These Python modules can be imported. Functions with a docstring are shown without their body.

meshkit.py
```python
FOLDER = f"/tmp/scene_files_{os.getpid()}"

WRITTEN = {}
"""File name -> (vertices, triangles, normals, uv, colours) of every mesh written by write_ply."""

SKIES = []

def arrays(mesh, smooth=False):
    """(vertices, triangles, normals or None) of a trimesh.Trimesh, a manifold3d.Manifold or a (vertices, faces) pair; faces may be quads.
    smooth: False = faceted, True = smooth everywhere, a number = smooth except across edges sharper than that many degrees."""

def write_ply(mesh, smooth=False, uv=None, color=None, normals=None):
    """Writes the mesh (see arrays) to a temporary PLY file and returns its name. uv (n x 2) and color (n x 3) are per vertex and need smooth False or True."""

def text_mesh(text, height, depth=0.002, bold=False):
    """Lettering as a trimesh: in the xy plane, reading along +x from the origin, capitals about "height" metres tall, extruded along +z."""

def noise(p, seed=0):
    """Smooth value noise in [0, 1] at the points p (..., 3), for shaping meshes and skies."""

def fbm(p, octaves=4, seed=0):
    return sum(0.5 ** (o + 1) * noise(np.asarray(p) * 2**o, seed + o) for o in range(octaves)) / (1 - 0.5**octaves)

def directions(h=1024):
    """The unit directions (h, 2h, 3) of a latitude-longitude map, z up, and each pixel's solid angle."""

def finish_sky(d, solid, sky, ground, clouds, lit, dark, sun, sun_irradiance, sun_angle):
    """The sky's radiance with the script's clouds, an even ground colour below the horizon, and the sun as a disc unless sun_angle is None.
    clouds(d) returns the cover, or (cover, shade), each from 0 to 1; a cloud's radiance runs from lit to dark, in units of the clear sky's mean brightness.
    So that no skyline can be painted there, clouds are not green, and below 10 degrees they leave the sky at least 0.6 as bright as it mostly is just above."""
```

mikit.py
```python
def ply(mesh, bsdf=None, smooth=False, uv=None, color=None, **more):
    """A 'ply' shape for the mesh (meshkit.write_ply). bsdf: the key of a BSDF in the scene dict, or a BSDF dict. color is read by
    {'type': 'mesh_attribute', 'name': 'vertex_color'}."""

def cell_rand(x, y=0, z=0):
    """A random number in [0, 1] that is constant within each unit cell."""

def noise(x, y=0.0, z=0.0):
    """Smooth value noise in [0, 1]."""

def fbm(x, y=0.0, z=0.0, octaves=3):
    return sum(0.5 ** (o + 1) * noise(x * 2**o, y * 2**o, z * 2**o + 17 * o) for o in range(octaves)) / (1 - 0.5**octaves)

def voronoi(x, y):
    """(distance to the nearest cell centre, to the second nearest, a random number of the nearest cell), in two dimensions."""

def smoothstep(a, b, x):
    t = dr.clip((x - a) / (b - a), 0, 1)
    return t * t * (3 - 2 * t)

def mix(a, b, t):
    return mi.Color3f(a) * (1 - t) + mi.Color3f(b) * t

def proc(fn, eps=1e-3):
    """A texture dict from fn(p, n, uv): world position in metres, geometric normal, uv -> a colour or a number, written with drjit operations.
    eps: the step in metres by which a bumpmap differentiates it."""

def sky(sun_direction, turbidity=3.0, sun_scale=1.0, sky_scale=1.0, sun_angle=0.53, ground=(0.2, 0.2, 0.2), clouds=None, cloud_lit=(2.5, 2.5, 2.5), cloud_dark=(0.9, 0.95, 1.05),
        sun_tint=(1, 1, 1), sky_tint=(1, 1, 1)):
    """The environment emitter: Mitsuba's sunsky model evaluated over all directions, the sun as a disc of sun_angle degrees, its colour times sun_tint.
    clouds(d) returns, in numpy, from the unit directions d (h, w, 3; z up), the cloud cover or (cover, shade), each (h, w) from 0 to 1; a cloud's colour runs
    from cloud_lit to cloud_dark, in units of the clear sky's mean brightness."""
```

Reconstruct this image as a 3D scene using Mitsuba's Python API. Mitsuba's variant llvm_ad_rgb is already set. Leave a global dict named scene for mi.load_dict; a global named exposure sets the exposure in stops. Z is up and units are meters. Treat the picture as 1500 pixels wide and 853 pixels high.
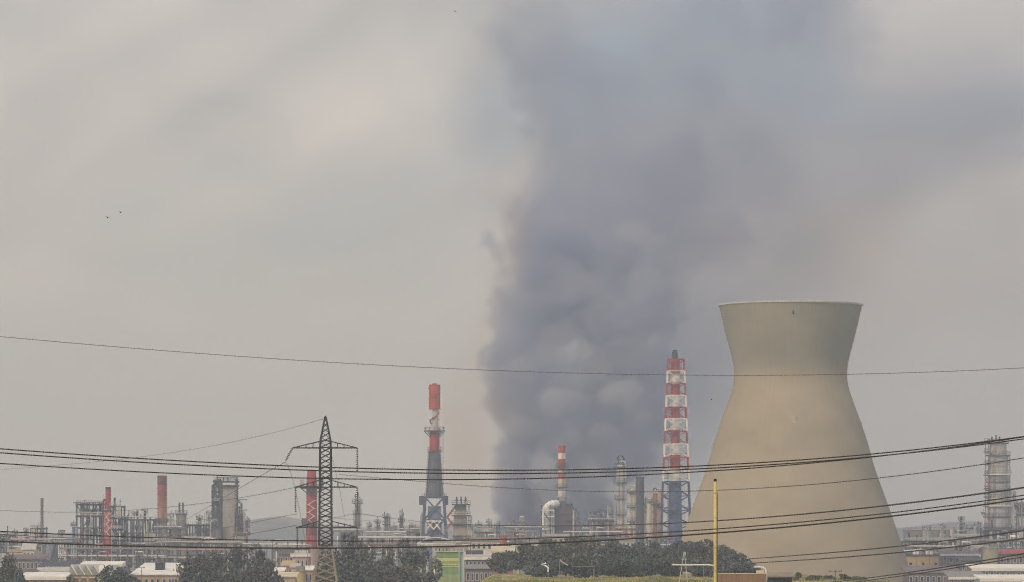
import math, random
import numpy as np, trimesh
import drjit as dr
import mitsuba as mi
import mikit, meshkit

T = mi.ScalarTransform4f
rng = np.random.default_rng(7)
random.seed(7)
scene, labels = {}, {}

# ------------------------------------------------------------------ camera, sky, air
F, H, HY = 6108.0, 14.0, 800.0          # focal length (px of a 1500 px wide frame), eye height (m), row of the horizon
HAZE = [0.00019, 0.00022, 0.00028]     # bluish near at hand, milky far away
exposure = 1.82

scene['camera'] = {
    'type': 'perspective', 'fov': 2 * math.degrees(math.atan(750 / F)), 'fov_axis': 'x',
    'principal_point_offset_y': -(HY - 426.5) / 853.0,
    'near_clip': 1.0, 'far_clip': 12000.0,
    'to_world': T().look_at(origin=[0, 0, H], target=[0, 1, H], up=[0, 0, 1]),
    'medium': {'type': 'ref', 'id': 'haze_air'},
}


CLOUD_AT = np.array([32.6, 29.5, 8.6])


def sky_clouds(d):
    """A veiled sky: a nearly closed, softly mottled layer."""
    el = np.clip(d[..., 2], 0.0, 1)
    p = np.stack([d[..., 0] / (el + 0.22), d[..., 1] / (el + 0.22), 0 * el], -1)
    n = meshkit.fbm(p * 2.2 + 3.1, 5, 11)
    w = meshkit.fbm(np.stack([d[..., 0] * 11, d[..., 1] * 4, d[..., 2] * 13], -1) + 31, 3, 21) - 0.5
    m = meshkit.fbm(np.stack([d[..., 0] * 9 + 2.6 * w, d[..., 1] * 3, d[..., 2] * 19 + 2.6 * w], -1) + CLOUD_AT, 4, 5)
    m2 = meshkit.fbm(np.stack([d[..., 0] * 26 + 3 * w, d[..., 1] * 5, d[..., 2] * 44 + 3 * w], -1) + CLOUD_AT, 4, 9)
    open_ = np.clip((d[..., 2] - 0.035) / 0.07, 0, 1)          # the air is murkier towards the horizon
    cover = np.clip(0.98 - open_ * np.clip(2.5 * (m - 0.50) + 0.7 * (m2 - 0.5), 0, 1) + 0.25 * (n - 0.5), 0, 1)
    shade = np.clip(0.78 - 0.33 * open_ + open_ * (1.4 * (m2 - 0.5) + 1.0 * (m - .5)) + 0.4 * (n - 0.5), 0, 1)
    return cover, shade


scene['sky'] = mikit.sky([-0.48, -0.62, 0.62], turbidity=5, sun_scale=0.42, sun_angle=8, sky_scale=1.0, clouds=sky_clouds,
                         cloud_lit=(2.12, 2.04, 2.06), cloud_dark=(1.0, 1.02, 1.06), sun_tint=(1.0, 0.975, 0.95), sky_tint=(1.0, 1.0, 1.0), ground=(0.16, 0.15, 0.13))
scene['haze_air'] = {'type': 'homogeneous', 'albedo': {'type': 'rgb', 'value': [0.935, 0.945, 0.955]}, 'sigma_t': {'type': 'rgb', 'value': HAZE}}
NULL = {'type': 'null'}
HX, HY0, HY1, HZ0, HZ1 = 1700, -400, 5000, -3.0, 395.0
scene['haze'] = {'type': 'cube', 'to_world': T().translate([0, (HY0 + HY1) / 2, (HZ0 + HZ1) / 2]).scale([HX, (HY1 - HY0) / 2, (HZ1 - HZ0) / 2]),
                 'bsdf': NULL, 'interior': {'type': 'ref', 'id': 'haze_air'}}
labels['haze'] = {'label': 'pale grey smoky haze hanging over the whole plain', 'category': 'haze', 'kind': 'stuff'}


def PX(x, D): return (x - 750.0) * D / F
def PZ(y, D): return H + (HY - y) * D / F
def P(x, y, D): return np.array([PX(x, D), D, PZ(y, D)])


# ------------------------------------------------------------------ smoke plume (a real volume behind the works)
SY0, SY1 = 2240.0, 2560.0
SX0, SX1, SZ0, SZ1 = -70.0, 345.0, 1.0, 388.0
SM = 2400.0 / F                         # metres of one photo pixel at the plume


def plume():
    nx, ny, nz = 200, 84, 184
    xs, ys, zs = (np.linspace(a, b, n) for a, b, n in ((SX0, SX1, nx), (SY0, SY1, ny), (SZ0, SZ1, nz)))
    Z, Y, X = np.meshgrid(zs, ys, xs, indexing='ij')
    p = np.stack([X, Y, Z], -1)
    w = np.stack([meshkit.fbm(p / 30 + 9 * k, 4, 31 + k) - 0.5 for k in range(3)], -1)
    q = p + w * np.array([34, 34, 30])
    big, mid = meshkit.fbm(q / 62 + 5, 3, 3), meshkit.fbm(q / 21 + 2, 4, 17)
    # billows: rolling puffs along the rising, leaning axis of the fire's column
    g = np.random.default_rng(12)
    fine = meshkit.fbm(q / 9 + 4, 3, 19)
    dens = np.zeros_like(X)
    H_ = [0, 20, 53, 93, 132, 160, 200, 250, 300, 350]
    for k in range(230):
        h = 3 + 350 * (k / 230) ** 1.15
        lo = np.interp(h, H_, [-7, -11, -13, -14, -21, -14, -3, 14, -12, -20])
        hi = np.interp(h, H_, [38, 54, 72, 88, 100, 114, 150, 170, 200, 230])
        R = np.interp(h, [0, 20, 60, 130, 220, 350], [7, 11, 15, 21, 30, 40]) * g.uniform(.5, 1.3)
        lo, hi = lo + R * .8, hi - R * .4
        f = g.random() ** 1.25
        c = np.array([lo + (hi - lo) * f, 2400 + g.normal() * np.interp(h, [0, 60, 200, 350], [7, 16, 34, 50]), h])
        s = np.interp(h, [0, 60, 125, 165, 210, 300, 350], [.13, .12, .090, .045, .0150, .0065, .005]) * (g.choice([.06, .25, .9, 1.8], p=[.2, .25, .33, .22]) if h > 50 else g.uniform(.8, 1.4)) * (1 - .55 * max(0, f - .45))
        sl = tuple(slice(max(0, int((c[a] - 1.5 * R - lo_) / d)), int((c[a] + 1.5 * R - lo_) / d) + 2) for a, lo_, d in ((2, SZ0, zs[1] - zs[0]), (1, SY0, ys[1] - ys[0]), (0, SX0, xs[1] - xs[0])))
        dist = np.linalg.norm(p[sl] - c, axis=-1) / R
        e = np.clip((1.0 - dist + 1.5 * (mid[sl] - .5) + .9 * (fine[sl] - .5)) / .26, 0, 1)
        e = e * e * (3 - 2 * e)
        dens[sl] = dens[sl] * (1 - .8 * e) + s * e
    dens *= np.clip(.35 + 1.3 * (.6 * big + .4 * mid), 0, 2)
    # the gauzy part that the wind carries to the upper right
    edge_x = np.interp(Z, [10, 60, 110, 150, 200, 250, 310, 390], [90, 150, 190, 215, 260, 350, 460, 520])
    low_x = np.interp(Z, [20, 60, 130, 200, 260, 330, 390], [12, 2, -8, -2, 8, -14, -20])
    veil = np.clip((q[..., 0] - low_x) / 16, 0, 1) * np.clip((edge_x - q[..., 0]) / 80, 0, 1) * np.clip((Z - 8) / 60, 0, 1)
    veil *= np.clip((125 - np.abs(Y - 2400)) / 50, 0, 1) * np.clip(2.6 * (.7 * big + .3 * mid) - .55, .12, 1.3)
    dens = np.maximum(dens, 0.0105 * veil * np.interp(Z, [50, 200, 270, 320], [1.2, 1.0, .5, .12]))
    wide = np.clip((q[..., 0] - 20) / 60, 0, 1) * np.clip((110 - np.abs(Y - 2400)) / 60, 0, 1) * np.clip(.25 + 1.5 * big, .2, 1.2)
    dens = np.maximum(dens, .0022 * wide * np.interp(Z, [270, 320], [1, .35]))
    # a paler roll of smoke that has slipped out on the left, and thin stray smoke round the column's foot
    stray = np.exp(-((q[..., 0] + 10) / 20) ** 2 - ((Y - 2400) / 50) ** 2) * np.clip((Z - 195) / 20, 0, 1) * np.clip((310 - Z) / 30, 0, 1)
    dens = np.maximum(dens, .0060 * stray * np.clip(3.4 * mid - 1.0, 0, 1.5))
    edge = np.minimum.reduce([(X - SX0) / 18, (SX1 - X) / 8, (Y - SY0) / 25, (SY1 - Y) / 25, (SZ1 - Z) / 6, (Z - SZ0 + 2) / 4])
    return (dens * np.clip(edge, 0, 1)).astype(np.float32)


SMOKE = plume()
scene['smoke_air'] = {'type': 'heterogeneous', 'albedo': {'type': 'rgb', 'value': [0.42, 0.495, 0.69]},
                      'sigma_t': {'type': 'gridvolume', 'grid': mi.VolumeGrid(SMOKE), 'filter_type': 'trilinear',
                                  'to_world': T().translate([SX0, SY0, SZ0]).scale([SX1 - SX0, SY1 - SY0, SZ1 - SZ0])}}
scene['smoke'] = {'type': 'cube', 'to_world': T().translate([(SX0 + SX1) / 2, (SY0 + SY1) / 2, (SZ0 + SZ1) / 2]).scale([(SX1 - SX0) / 2, (SY1 - SY0) / 2, (SZ1 - SZ0) / 2]),
                  'bsdf': NULL, 'interior': {'type': 'ref', 'id': 'smoke_air'}, 'exterior': {'type': 'ref', 'id': 'haze_air'}}
labels['smoke'] = {'label': 'huge dark grey smoke plume rising behind the refinery and drifting right', 'category': 'smoke', 'kind': 'stuff'}


# thinner brown smoke that hangs on the near side of the plume
BX0, BX1, BY0, BY1, BZ0, BZ1 = -75.0, 300.0, 2100.0, 2232.0, 20.0, 330.0


def brown():
    nx, ny, nz = 120, 30, 100
    xs, ys, zs = (np.linspace(a, b, n) for a, b, n in ((BX0, BX1, nx), (BY0, BY1, ny), (BZ0, BZ1, nz)))
    Z, Y, X = np.meshgrid(zs, ys, xs, indexing='ij')
    p = np.stack([X, Y, Z], -1)
    w = np.stack([meshkit.fbm(p / 40 + 5 * k, 3, 51 + k) - 0.5 for k in range(3)], -1)
    q = p + w * 46
    n, f = meshkit.fbm(q / 44 + 3, 4, 61), meshkit.fbm(q / 15, 3, 66)
    gx = lambda c, s, a: np.exp(-((a - c) / s) ** 2)
    yy = gx(2165, 40, Y)
    foot = gx(-20, 19, p[..., 0] + w[..., 0] * 26) * gx(70, 36, p[..., 2] + w[..., 2] * 30) * np.clip(2.2 * (.6 * n + .4 * f) - .55, 0, 1.1)
    rim = gx(np.interp(Z, [100, 150, 200, 250], [-20, -12, -2, 16]), 7, q[..., 0]) * gx(180, 50, Z) * np.clip(3 * f - .9, 0, 1.2)
    far = gx(190, 75, q[..., 0]) * gx(165, 42, q[..., 2]) * np.clip(2.6 * n - .75, 0, 1.2)
    d = yy * (.021 * foot + .012 * rim + .0085 * far)
    edge = np.minimum.reduce([(X - BX0) / 20, (BX1 - X) / 20, (Y - BY0) / 20, (BY1 - Y) / 20, (BZ1 - Z) / 20, (Z - BZ0) / 12])
    return (d * np.clip(edge, 0, 1)).astype(np.float32)


scene['brown_air'] = {'type': 'heterogeneous', 'albedo': {'type': 'rgb', 'value': [0.82, 0.70, 0.59]},
                      'sigma_t': {'type': 'gridvolume', 'grid': mi.VolumeGrid(brown()), 'filter_type': 'trilinear',
                                  'to_world': T().translate([BX0, BY0, BZ0]).scale([BX1 - BX0, BY1 - BY0, BZ1 - BZ0])}}
scene['brown_smoke'] = {'type': 'cube', 'to_world': T().translate([(BX0 + BX1) / 2, (BY0 + BY1) / 2, (BZ0 + BZ1) / 2]).scale([(BX1 - BX0) / 2, (BY1 - BY0) / 2, (BZ1 - BZ0) / 2]),
                        'bsdf': NULL, 'interior': {'type': 'ref', 'id': 'brown_air'}, 'exterior': {'type': 'ref', 'id': 'haze_air'}}
labels['brown_smoke'] = {'label': 'thin brownish smoke trailing along the near side of the plume', 'category': 'smoke', 'kind': 'stuff'}


# paler rolls of smoke that curl over the dark core on its near side, and a thin lit wisp high on its left
QX0, QX1, QY0, QY1, QZ0, QZ1 = -36.0, 96.0, 1985.0, 2095.0, 22.0, 236.0


def rolls():
    xs, ys, zs = (np.linspace(a, b, n) for a, b, n in ((QX0, QX1, 110), (QY0, QY1, 60), (QZ0, QZ1, 170)))
    Z, Y, X = np.meshgrid(zs, ys, xs, indexing='ij')
    p = np.stack([X, Y, Z], -1)
    w = np.stack([meshkit.fbm(p / 20 + 7 * k, 4, 81 + k) - 0.5 for k in range(3)], -1)
    n, f = meshkit.fbm(p / 14 + w, 4, 88) - 0.5, meshkit.fbm(p / 6, 3, 89) - 0.5
    d = np.zeros_like(X)
    g = np.random.default_rng(4)
    spots = [(42, 98, 17), (26, 84, 13), (54, 84, 14), (8, 70, 11), (30, 66, 12), (46, 64, 10), (62, 104, 15), (-2, 56, 8), (16, 52, 9), (40, 48, 9), (4, 96, 12), (24, 112, 15), (-2, 112, 10), (52, 124, 17), (12, 132, 14), (36, 142, 17), (66, 74, 10), (0, 146, 11), (28, 168, 16), (58, 158, 16)]
    for x, z, r in spots:
        c = np.array([x, 2040 + g.normal() * 16, z]) + g.normal(size=3) * 2
        q = p + w * r * 1.2 - c
        dist = np.linalg.norm(q * [1, 1, 1.15], axis=-1) / r
        e = np.clip((1 - dist + 1.3 * n + .6 * f) / .16, 0, 1)
        top = np.clip(.30 + .75 * (q[..., 2] - .35 * q[..., 0]) / r, 0.0, 1)            # thick crown, thin skirt
        d = d * (1 - .7 * e) + .026 * g.uniform(.45, 1.25) * e * top * np.interp(z, [50, 120, 170], [1, .8, .42])
    a, b = np.array([-3.0, 2040, 168]), np.array([21.0, 2046, 200])
    u = np.clip(((p - a) @ (b - a)) / ((b - a) @ (b - a)), 0, 1)
    far = np.linalg.norm(p + w * 9 - (a + u[..., None] * (b - a)), axis=-1) / (3.6 * (1.2 - .5 * u))
    d = np.maximum(d, .050 * np.clip((1 - far + 1.0 * n) / .6, 0, 1))
    edge = np.minimum.reduce([(X - QX0) / 8, (QX1 - X) / 8, (Y - QY0) / 8, (QY1 - Y) / 8, (QZ1 - Z) / 10, (Z - QZ0) / 10])
    return (d * np.clip(edge, 0, 1)).astype(np.float32)


scene['pale_air'] = {'type': 'heterogeneous', 'albedo': {'type': 'rgb', 'value': [0.815, 0.835, 0.885]},
                     'sigma_t': {'type': 'gridvolume', 'grid': mi.VolumeGrid(rolls()), 'filter_type': 'trilinear',
                                 'to_world': T().translate([QX0, QY0, QZ0]).scale([QX1 - QX0, QY1 - QY0, QZ1 - QZ0])}}
scene['pale_smoke'] = {'type': 'cube', 'to_world': T().translate([(QX0 + QX1) / 2, (QY0 + QY1) / 2, (QZ0 + QZ1) / 2]).scale([(QX1 - QX0) / 2, (QY1 - QY0) / 2, (QZ1 - QZ0) / 2]),
                       'bsdf': NULL, 'interior': {'type': 'ref', 'id': 'pale_air'}, 'exterior': {'type': 'ref', 'id': 'haze_air'}}
labels['pale_smoke'] = {'label': 'paler grey rolls of smoke curling over the dark lower plume', 'category': 'smoke', 'kind': 'stuff'}


# a white puff of steam beside the short striped chimney
VX0, VX1, VY0, VY1, VZ0, VZ1 = -2.0, 34.0, 1900.0, 1936.0, 14.0, 66.0


def steam():
    xs, ys, zs = (np.linspace(a, b, n) for a, b, n in ((VX0, VX1, 40), (VY0, VY1, 40), (VZ0, VZ1, 56)))
    Z, Y, X = np.meshgrid(zs, ys, xs, indexing='ij')
    p = np.stack([X, Y, Z], -1)
    n = meshkit.fbm(p / 9, 4, 91) - 0.5
    c = np.interp(Z, [14, 40, 52, 66], [21, 15, 14, 13]); r = np.interp(Z, [14, 30, 46, 54, 60, 66], [4.5, 8, 9.5, 8, 3, 0.1])
    d = np.sqrt((X - c) ** 2 + (Y - 1918) ** 2) / r
    return (.034 * np.clip((1.0 - d + 1.1 * n) / .5, 0, 1) * np.clip((Z - 14) / 6, 0, 1) * np.clip((Z - 18) / 26, .25, 1)).astype(np.float32)


scene['steam_air'] = {'type': 'heterogeneous', 'albedo': {'type': 'rgb', 'value': [0.80, 0.83, 0.90]},
                      'sigma_t': {'type': 'gridvolume', 'grid': mi.VolumeGrid(steam()), 'filter_type': 'trilinear',
                                  'to_world': T().translate([VX0, VY0, VZ0]).scale([VX1 - VX0, VY1 - VY0, VZ1 - VZ0])}}
scene['steam_cloud'] = {'type': 'cube', 'to_world': T().translate([(VX0 + VX1) / 2, (VY0 + VY1) / 2, (VZ0 + VZ1) / 2]).scale([(VX1 - VX0) / 2, (VY1 - VY0) / 2, (VZ1 - VZ0) / 2]),
                        'bsdf': NULL, 'interior': {'type': 'ref', 'id': 'steam_air'}, 'exterior': {'type': 'ref', 'id': 'haze_air'}}
labels['steam_cloud'] = {'label': 'pale bell shaped puff of steam left of the short striped chimney', 'category': 'steam', 'kind': 'stuff'}

# ------------------------------------------------------------------ mesh and naming helpers
def coded(c):
    """A piece's own paint colour, carried to the material in its uv (constant over the piece): u red, v green and blue."""
    c = np.clip(c, 0.003, 0.97)
    return np.stack([c[:, 0], np.round(c[:, 1] * 1024) + c[:, 2]], 1)


class Mesh:
    def __init__(s): s.v, s.f, s.c, s.n = [], [], [], 0

    def add(s, vf, col, amt=0.10, scale=0.9):
        v, f = vf
        v = np.asarray(v, float)
        s.c.append(np.tile(coded(np.asarray(col, float)[None]), (len(v), 1)))
        s.v.append(v); s.f.append(np.asarray(f, int) + s.n); s.n += len(v)
        return s

    def done(s): return (np.vstack(s.v), np.vstack(s.f)), np.vstack(s.c)


used = set()


def numbered(name):
    k, i = name, 0
    while k in used:
        i += 1
        k = f'{name}_{i:03d}'
    used.add(k)
    return k


def thing(name, label, cat, group=None):
    k = numbered(name)
    labels[k] = {'label': label, 'category': cat, 'kind': 'thing'}
    if group: labels[k]['group'] = group
    return k


def put(key, prims, col, mat='paint', amt=0.10, scale=0.9):
    """prims: a (v, f) pair, a list of them, a list of ((v, f), colour) or a Mesh. One entry of the scene."""
    if isinstance(prims, Mesh): m = prims
    else:
        m = Mesh()
        if isinstance(prims, tuple): prims = [prims]
        for p in prims:
            if isinstance(p[0], tuple): m.add(p[0], p[1], amt, scale)
            else: m.add(p, col, amt, scale)
    vf, c = m.done()
    scene[key] = mikit.ply(vf, mat, smooth=True, uv=c)
    return key


def part(parent, name, prims, col=(.3, .3, .3), mat='paint', amt=0.10, scale=0.9, kind=None, label=None):
    k = numbered(parent + '__' + name)
    put(k, prims, col, mat, amt, scale)
    if kind or label:
        labels[k] = {}
        if kind: labels[k]['kind'] = kind
        if label: labels[k]['label'] = label
    return k


_BF = np.array([[0, 1, 2], [0, 2, 3]])


def quad(a, b, c, d): return np.array([a, b, c, d], float), _BF


def hexa(p):
    """Eight corners: bottom four (counter-clockwise from above), then top four; faces keep their own vertices."""
    p = np.asarray(p, float)
    v, f = [], []
    for k, idx in enumerate(([3, 2, 1, 0], [4, 5, 6, 7], [0, 1, 5, 4], [1, 2, 6, 5], [2, 3, 7, 6], [3, 0, 4, 7])):
        v.append(p[idx]); f.append(_BF + 4 * k)
    return np.vstack(v), np.vstack(f)


def box(x0, x1, y0, y1, z0, z1):
    return hexa([[x0, y0, z0], [x1, y0, z0], [x1, y1, z0], [x0, y1, z0], [x0, y0, z1], [x1, y0, z1], [x1, y1, z1], [x0, y1, z1]])


def cbox(c, s): return box(c[0] - s[0] / 2, c[0] + s[0] / 2, c[1] - s[1] / 2, c[1] + s[1] / 2, c[2] - s[2] / 2, c[2] + s[2] / 2)


def bar(p, q, w, w2=None):
    p, q = np.asarray(p, float), np.asarray(q, float)
    t = q - p
    t = t / (np.linalg.norm(t) + 1e-12)
    a = np.cross(t, [0, 1, 0] if abs(t[1]) < 0.9 else [1, 0, 0]); a /= np.linalg.norm(a)
    b = np.cross(t, a)
    w2 = w if w2 is None else w2
    k = [(-1, -1), (1, -1), (1, 1), (-1, 1)]
    return hexa([p + (i * a + j * b) * w / 2 for i, j in k] + [q + (i * a + j * b) * w2 / 2 for i, j in k])


def tube(pts, r, n=8, cap=True):
    pts = np.asarray(pts, float)
    t = np.gradient(pts, axis=0)
    t /= np.linalg.norm(t, axis=1, keepdims=True) + 1e-12
    a = np.cross(t[0], [0, 0, 1] if abs(t[0][2]) < 0.9 else [0, 1, 0]); a /= np.linalg.norm(a)
    A = []
    for ti in t:
        a = a - ti * (a @ ti); a /= np.linalg.norm(a) + 1e-12
        A.append(a)
    A = np.array(A); B = np.cross(t, A)
    ang = np.arange(n) * 2 * np.pi / n
    r = np.broadcast_to(r, (len(pts),))
    v = (pts[:, None] + r[:, None, None] * (np.cos(ang)[None, :, None] * A[:, None] + np.sin(ang)[None, :, None] * B[:, None])).reshape(-1, 3)
    i, j = np.meshgrid(np.arange(len(pts) - 1), np.arange(n), indexing='ij')
    q = np.stack([i * n + j, i * n + (j + 1) % n, (i + 1) * n + (j + 1) % n, (i + 1) * n + j], -1).reshape(-1, 4)
    f = np.vstack([q[:, [0, 1, 2]], q[:, [0, 2, 3]]])
    if cap:
        base = len(v)
        v = np.vstack([v, v[:n], v[-n:]])
        k = np.arange(1, n - 1)
        f = np.vstack([f, np.stack([base + 0 * k, base + k + 1, base + k], 1), np.stack([base + n + 0 * k, base + n + k, base + n + k + 1], 1)])
    return v, f


def lathe(x, y, prof, n=20, step=None):
    """Revolved profile [(r, z), ...] about a vertical axis; each span keeps its own rings, so the profile's corners stay crisp."""
    v, f, at = [], [], 0
    ang = np.arange(n) * 2 * np.pi / n
    cs, sn = np.cos(ang), np.sin(ang)
    for (r0, z0), (r1, z1) in zip(prof[:-1], prof[1:]):
        k = 1 if not step else max(1, int(math.hypot(r1 - r0, z1 - z0) / step))
        for q in range(k + 1):
            r, z = r0 + (r1 - r0) * q / k, z0 + (z1 - z0) * q / k
            v.append(np.stack([x + r * cs, y + r * sn, 0 * cs + z], 1))
        i, j = np.meshgrid(np.arange(k), np.arange(n), indexing='ij')
        qd = np.stack([at + i * n + j, at + i * n + (j + 1) % n, at + (i + 1) * n + (j + 1) % n, at + (i + 1) * n + j], -1).reshape(-1, 4)
        f += [qd[:, [0, 1, 2]], qd[:, [0, 2, 3]]]
        at += (k + 1) * n
    return np.vstack(v), np.vstack(f)


def cyl(x, y, r, z0, z1, n=16, step=2.0): return lathe(x, y, [(r, z0), (r, z1), (0.001, z1)], n, step)


def dome(x, y, r, z0, z1, hd, n=16):
    """Upright vessel with a domed head of height hd."""
    return lathe(x, y, [(r, z0), (r, z1)] + [(max(r * math.cos(a), .001), z1 + hd * math.sin(a)) for a in np.linspace(0.3, math.pi / 2, 5)], n, 2.5)


def drum(p, q, r, n=14):
    p, q = np.asarray(p, float), np.asarray(q, float)
    t = (q - p) / np.linalg.norm(q - p)
    return tube([p - t * r * .45, p - t * r * .3, p, q, q + t * r * .3, q + t * r * .45], [r * .25, r * .75, r, r, r * .75, r * .25], n)


def ring(x, y, r0, r1, z0, z1, n=20): return lathe(x, y, [(r1, z0), (r1, z1), (r0, z1), (r0, z0), (r1, z0)], n)


def rail_ring(x, y, r, z, h=1.1, w=0.09, n=12):
    o = []
    pts = [np.array([x + r * math.cos(a), y + r * math.sin(a), z]) for a in np.linspace(0, 2 * math.pi, n + 1)]
    for a, b in zip(pts[:-1], pts[1:]):
        o += [bar(a + [0, 0, h], b + [0, 0, h], w), bar(a + [0, 0, h * .5], b + [0, 0, h * .5], w * .8), bar(a, a + [0, 0, h], w)]
    return o


def join(ps):
    m, v, f, n = None, [], [], 0
    for a, b in ps:
        v.append(a); f.append(np.asarray(b) + n); n += len(a)
    return np.vstack(v), np.vstack(f)


def platform(parent, x, y, r0, r1, z, col, rail=None, th=0.35, h=1.15):
    k = part(parent, 'platform', ring(x, y, r0, r1, z - th, z), col)
    part(k, 'railing', join(rail_ring(x, y, r1 - .08, z, h)), rail or col)
    return k


def ladder(parent, x, y, z0, z1, col, w=0.55, cage=True):
    o = [bar([x - w / 2, y, z0], [x - w / 2, y, z1], .09), bar([x + w / 2, y, z0], [x + w / 2, y, z1], .09)]
    for z in np.arange(z0 + .4, z1, .55): o.append(bar([x - w / 2, y, z], [x + w / 2, y, z], .05))
    if cage:
        for z in np.arange(z0 + 2.2, z1, 1.3):
            o += [bar([x - w / 2, y, z], [x - w / 2, y - .7, z], .06), bar([x - w / 2, y - .7, z], [x + w / 2, y - .7, z], .06), bar([x + w / 2, y - .7, z], [x + w / 2, y, z], .06)]
    return part(parent, 'ladder', join(o), col)


# ------------------------------------------------------------------ materials
def twosided(b): return {'type': 'twosided', 'bsdf': b}


def own_colour(uv):
    g = dr.floor(uv.y)
    return mi.Color3f(uv.x, g / 1024.0, uv.y - g)


def painted(p, n, uv):
    """The piece's colour, weathered: blotches, fine grain, downward runs and some rust."""
    c = own_colour(uv)
    blotch = mikit.fbm(p.x * 0.55, p.y * 0.55, p.z * 0.4, 3)
    run = mikit.fbm(p.x * 2.1, p.y * 2.1, p.z * 0.12, 3)
    rust = mikit.smoothstep(0.60, 0.80, mikit.fbm(p.x * 1.1 + 7, p.y * 1.1, p.z * 0.22, 3))
    c = c * (1 + 0.42 * (blotch - 0.5) + 0.40 * (run - 0.5))
    return mikit.mix(c, c * 0.55 + mi.Color3f(0.05, 0.032, 0.022), 0.55 * rust)


def plastered(p, n, uv):
    c = own_colour(uv)
    blotch = mikit.fbm(p.x * 0.35, p.y * 0.35, p.z * 0.6, 4)
    run = mikit.fbm(p.x * 1.7, p.y * 1.7, p.z * 0.25, 3)
    return c * (1 + 0.36 * (blotch - 0.5) + 0.30 * (run - 0.5))


def leafy(p, n, uv): return own_colour(uv)


PT = mikit.proc(painted)
scene['paint'] = twosided({'type': 'principled', 'base_color': PT, 'roughness': 0.55, 'specular': 0.35})
scene['matte'] = twosided({'type': 'diffuse', 'reflectance': mikit.proc(plastered)})
scene['metal'] = twosided({'type': 'principled', 'base_color': PT, 'roughness': 0.38, 'metallic': 0.45})
scene['leaf'] = twosided({'type': 'diffuse', 'reflectance': mikit.proc(leafy)})
scene['window_glass'] = twosided({'type': 'principled', 'base_color': mikit.proc(leafy), 'roughness': 0.12, 'specular': 0.8})


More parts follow.
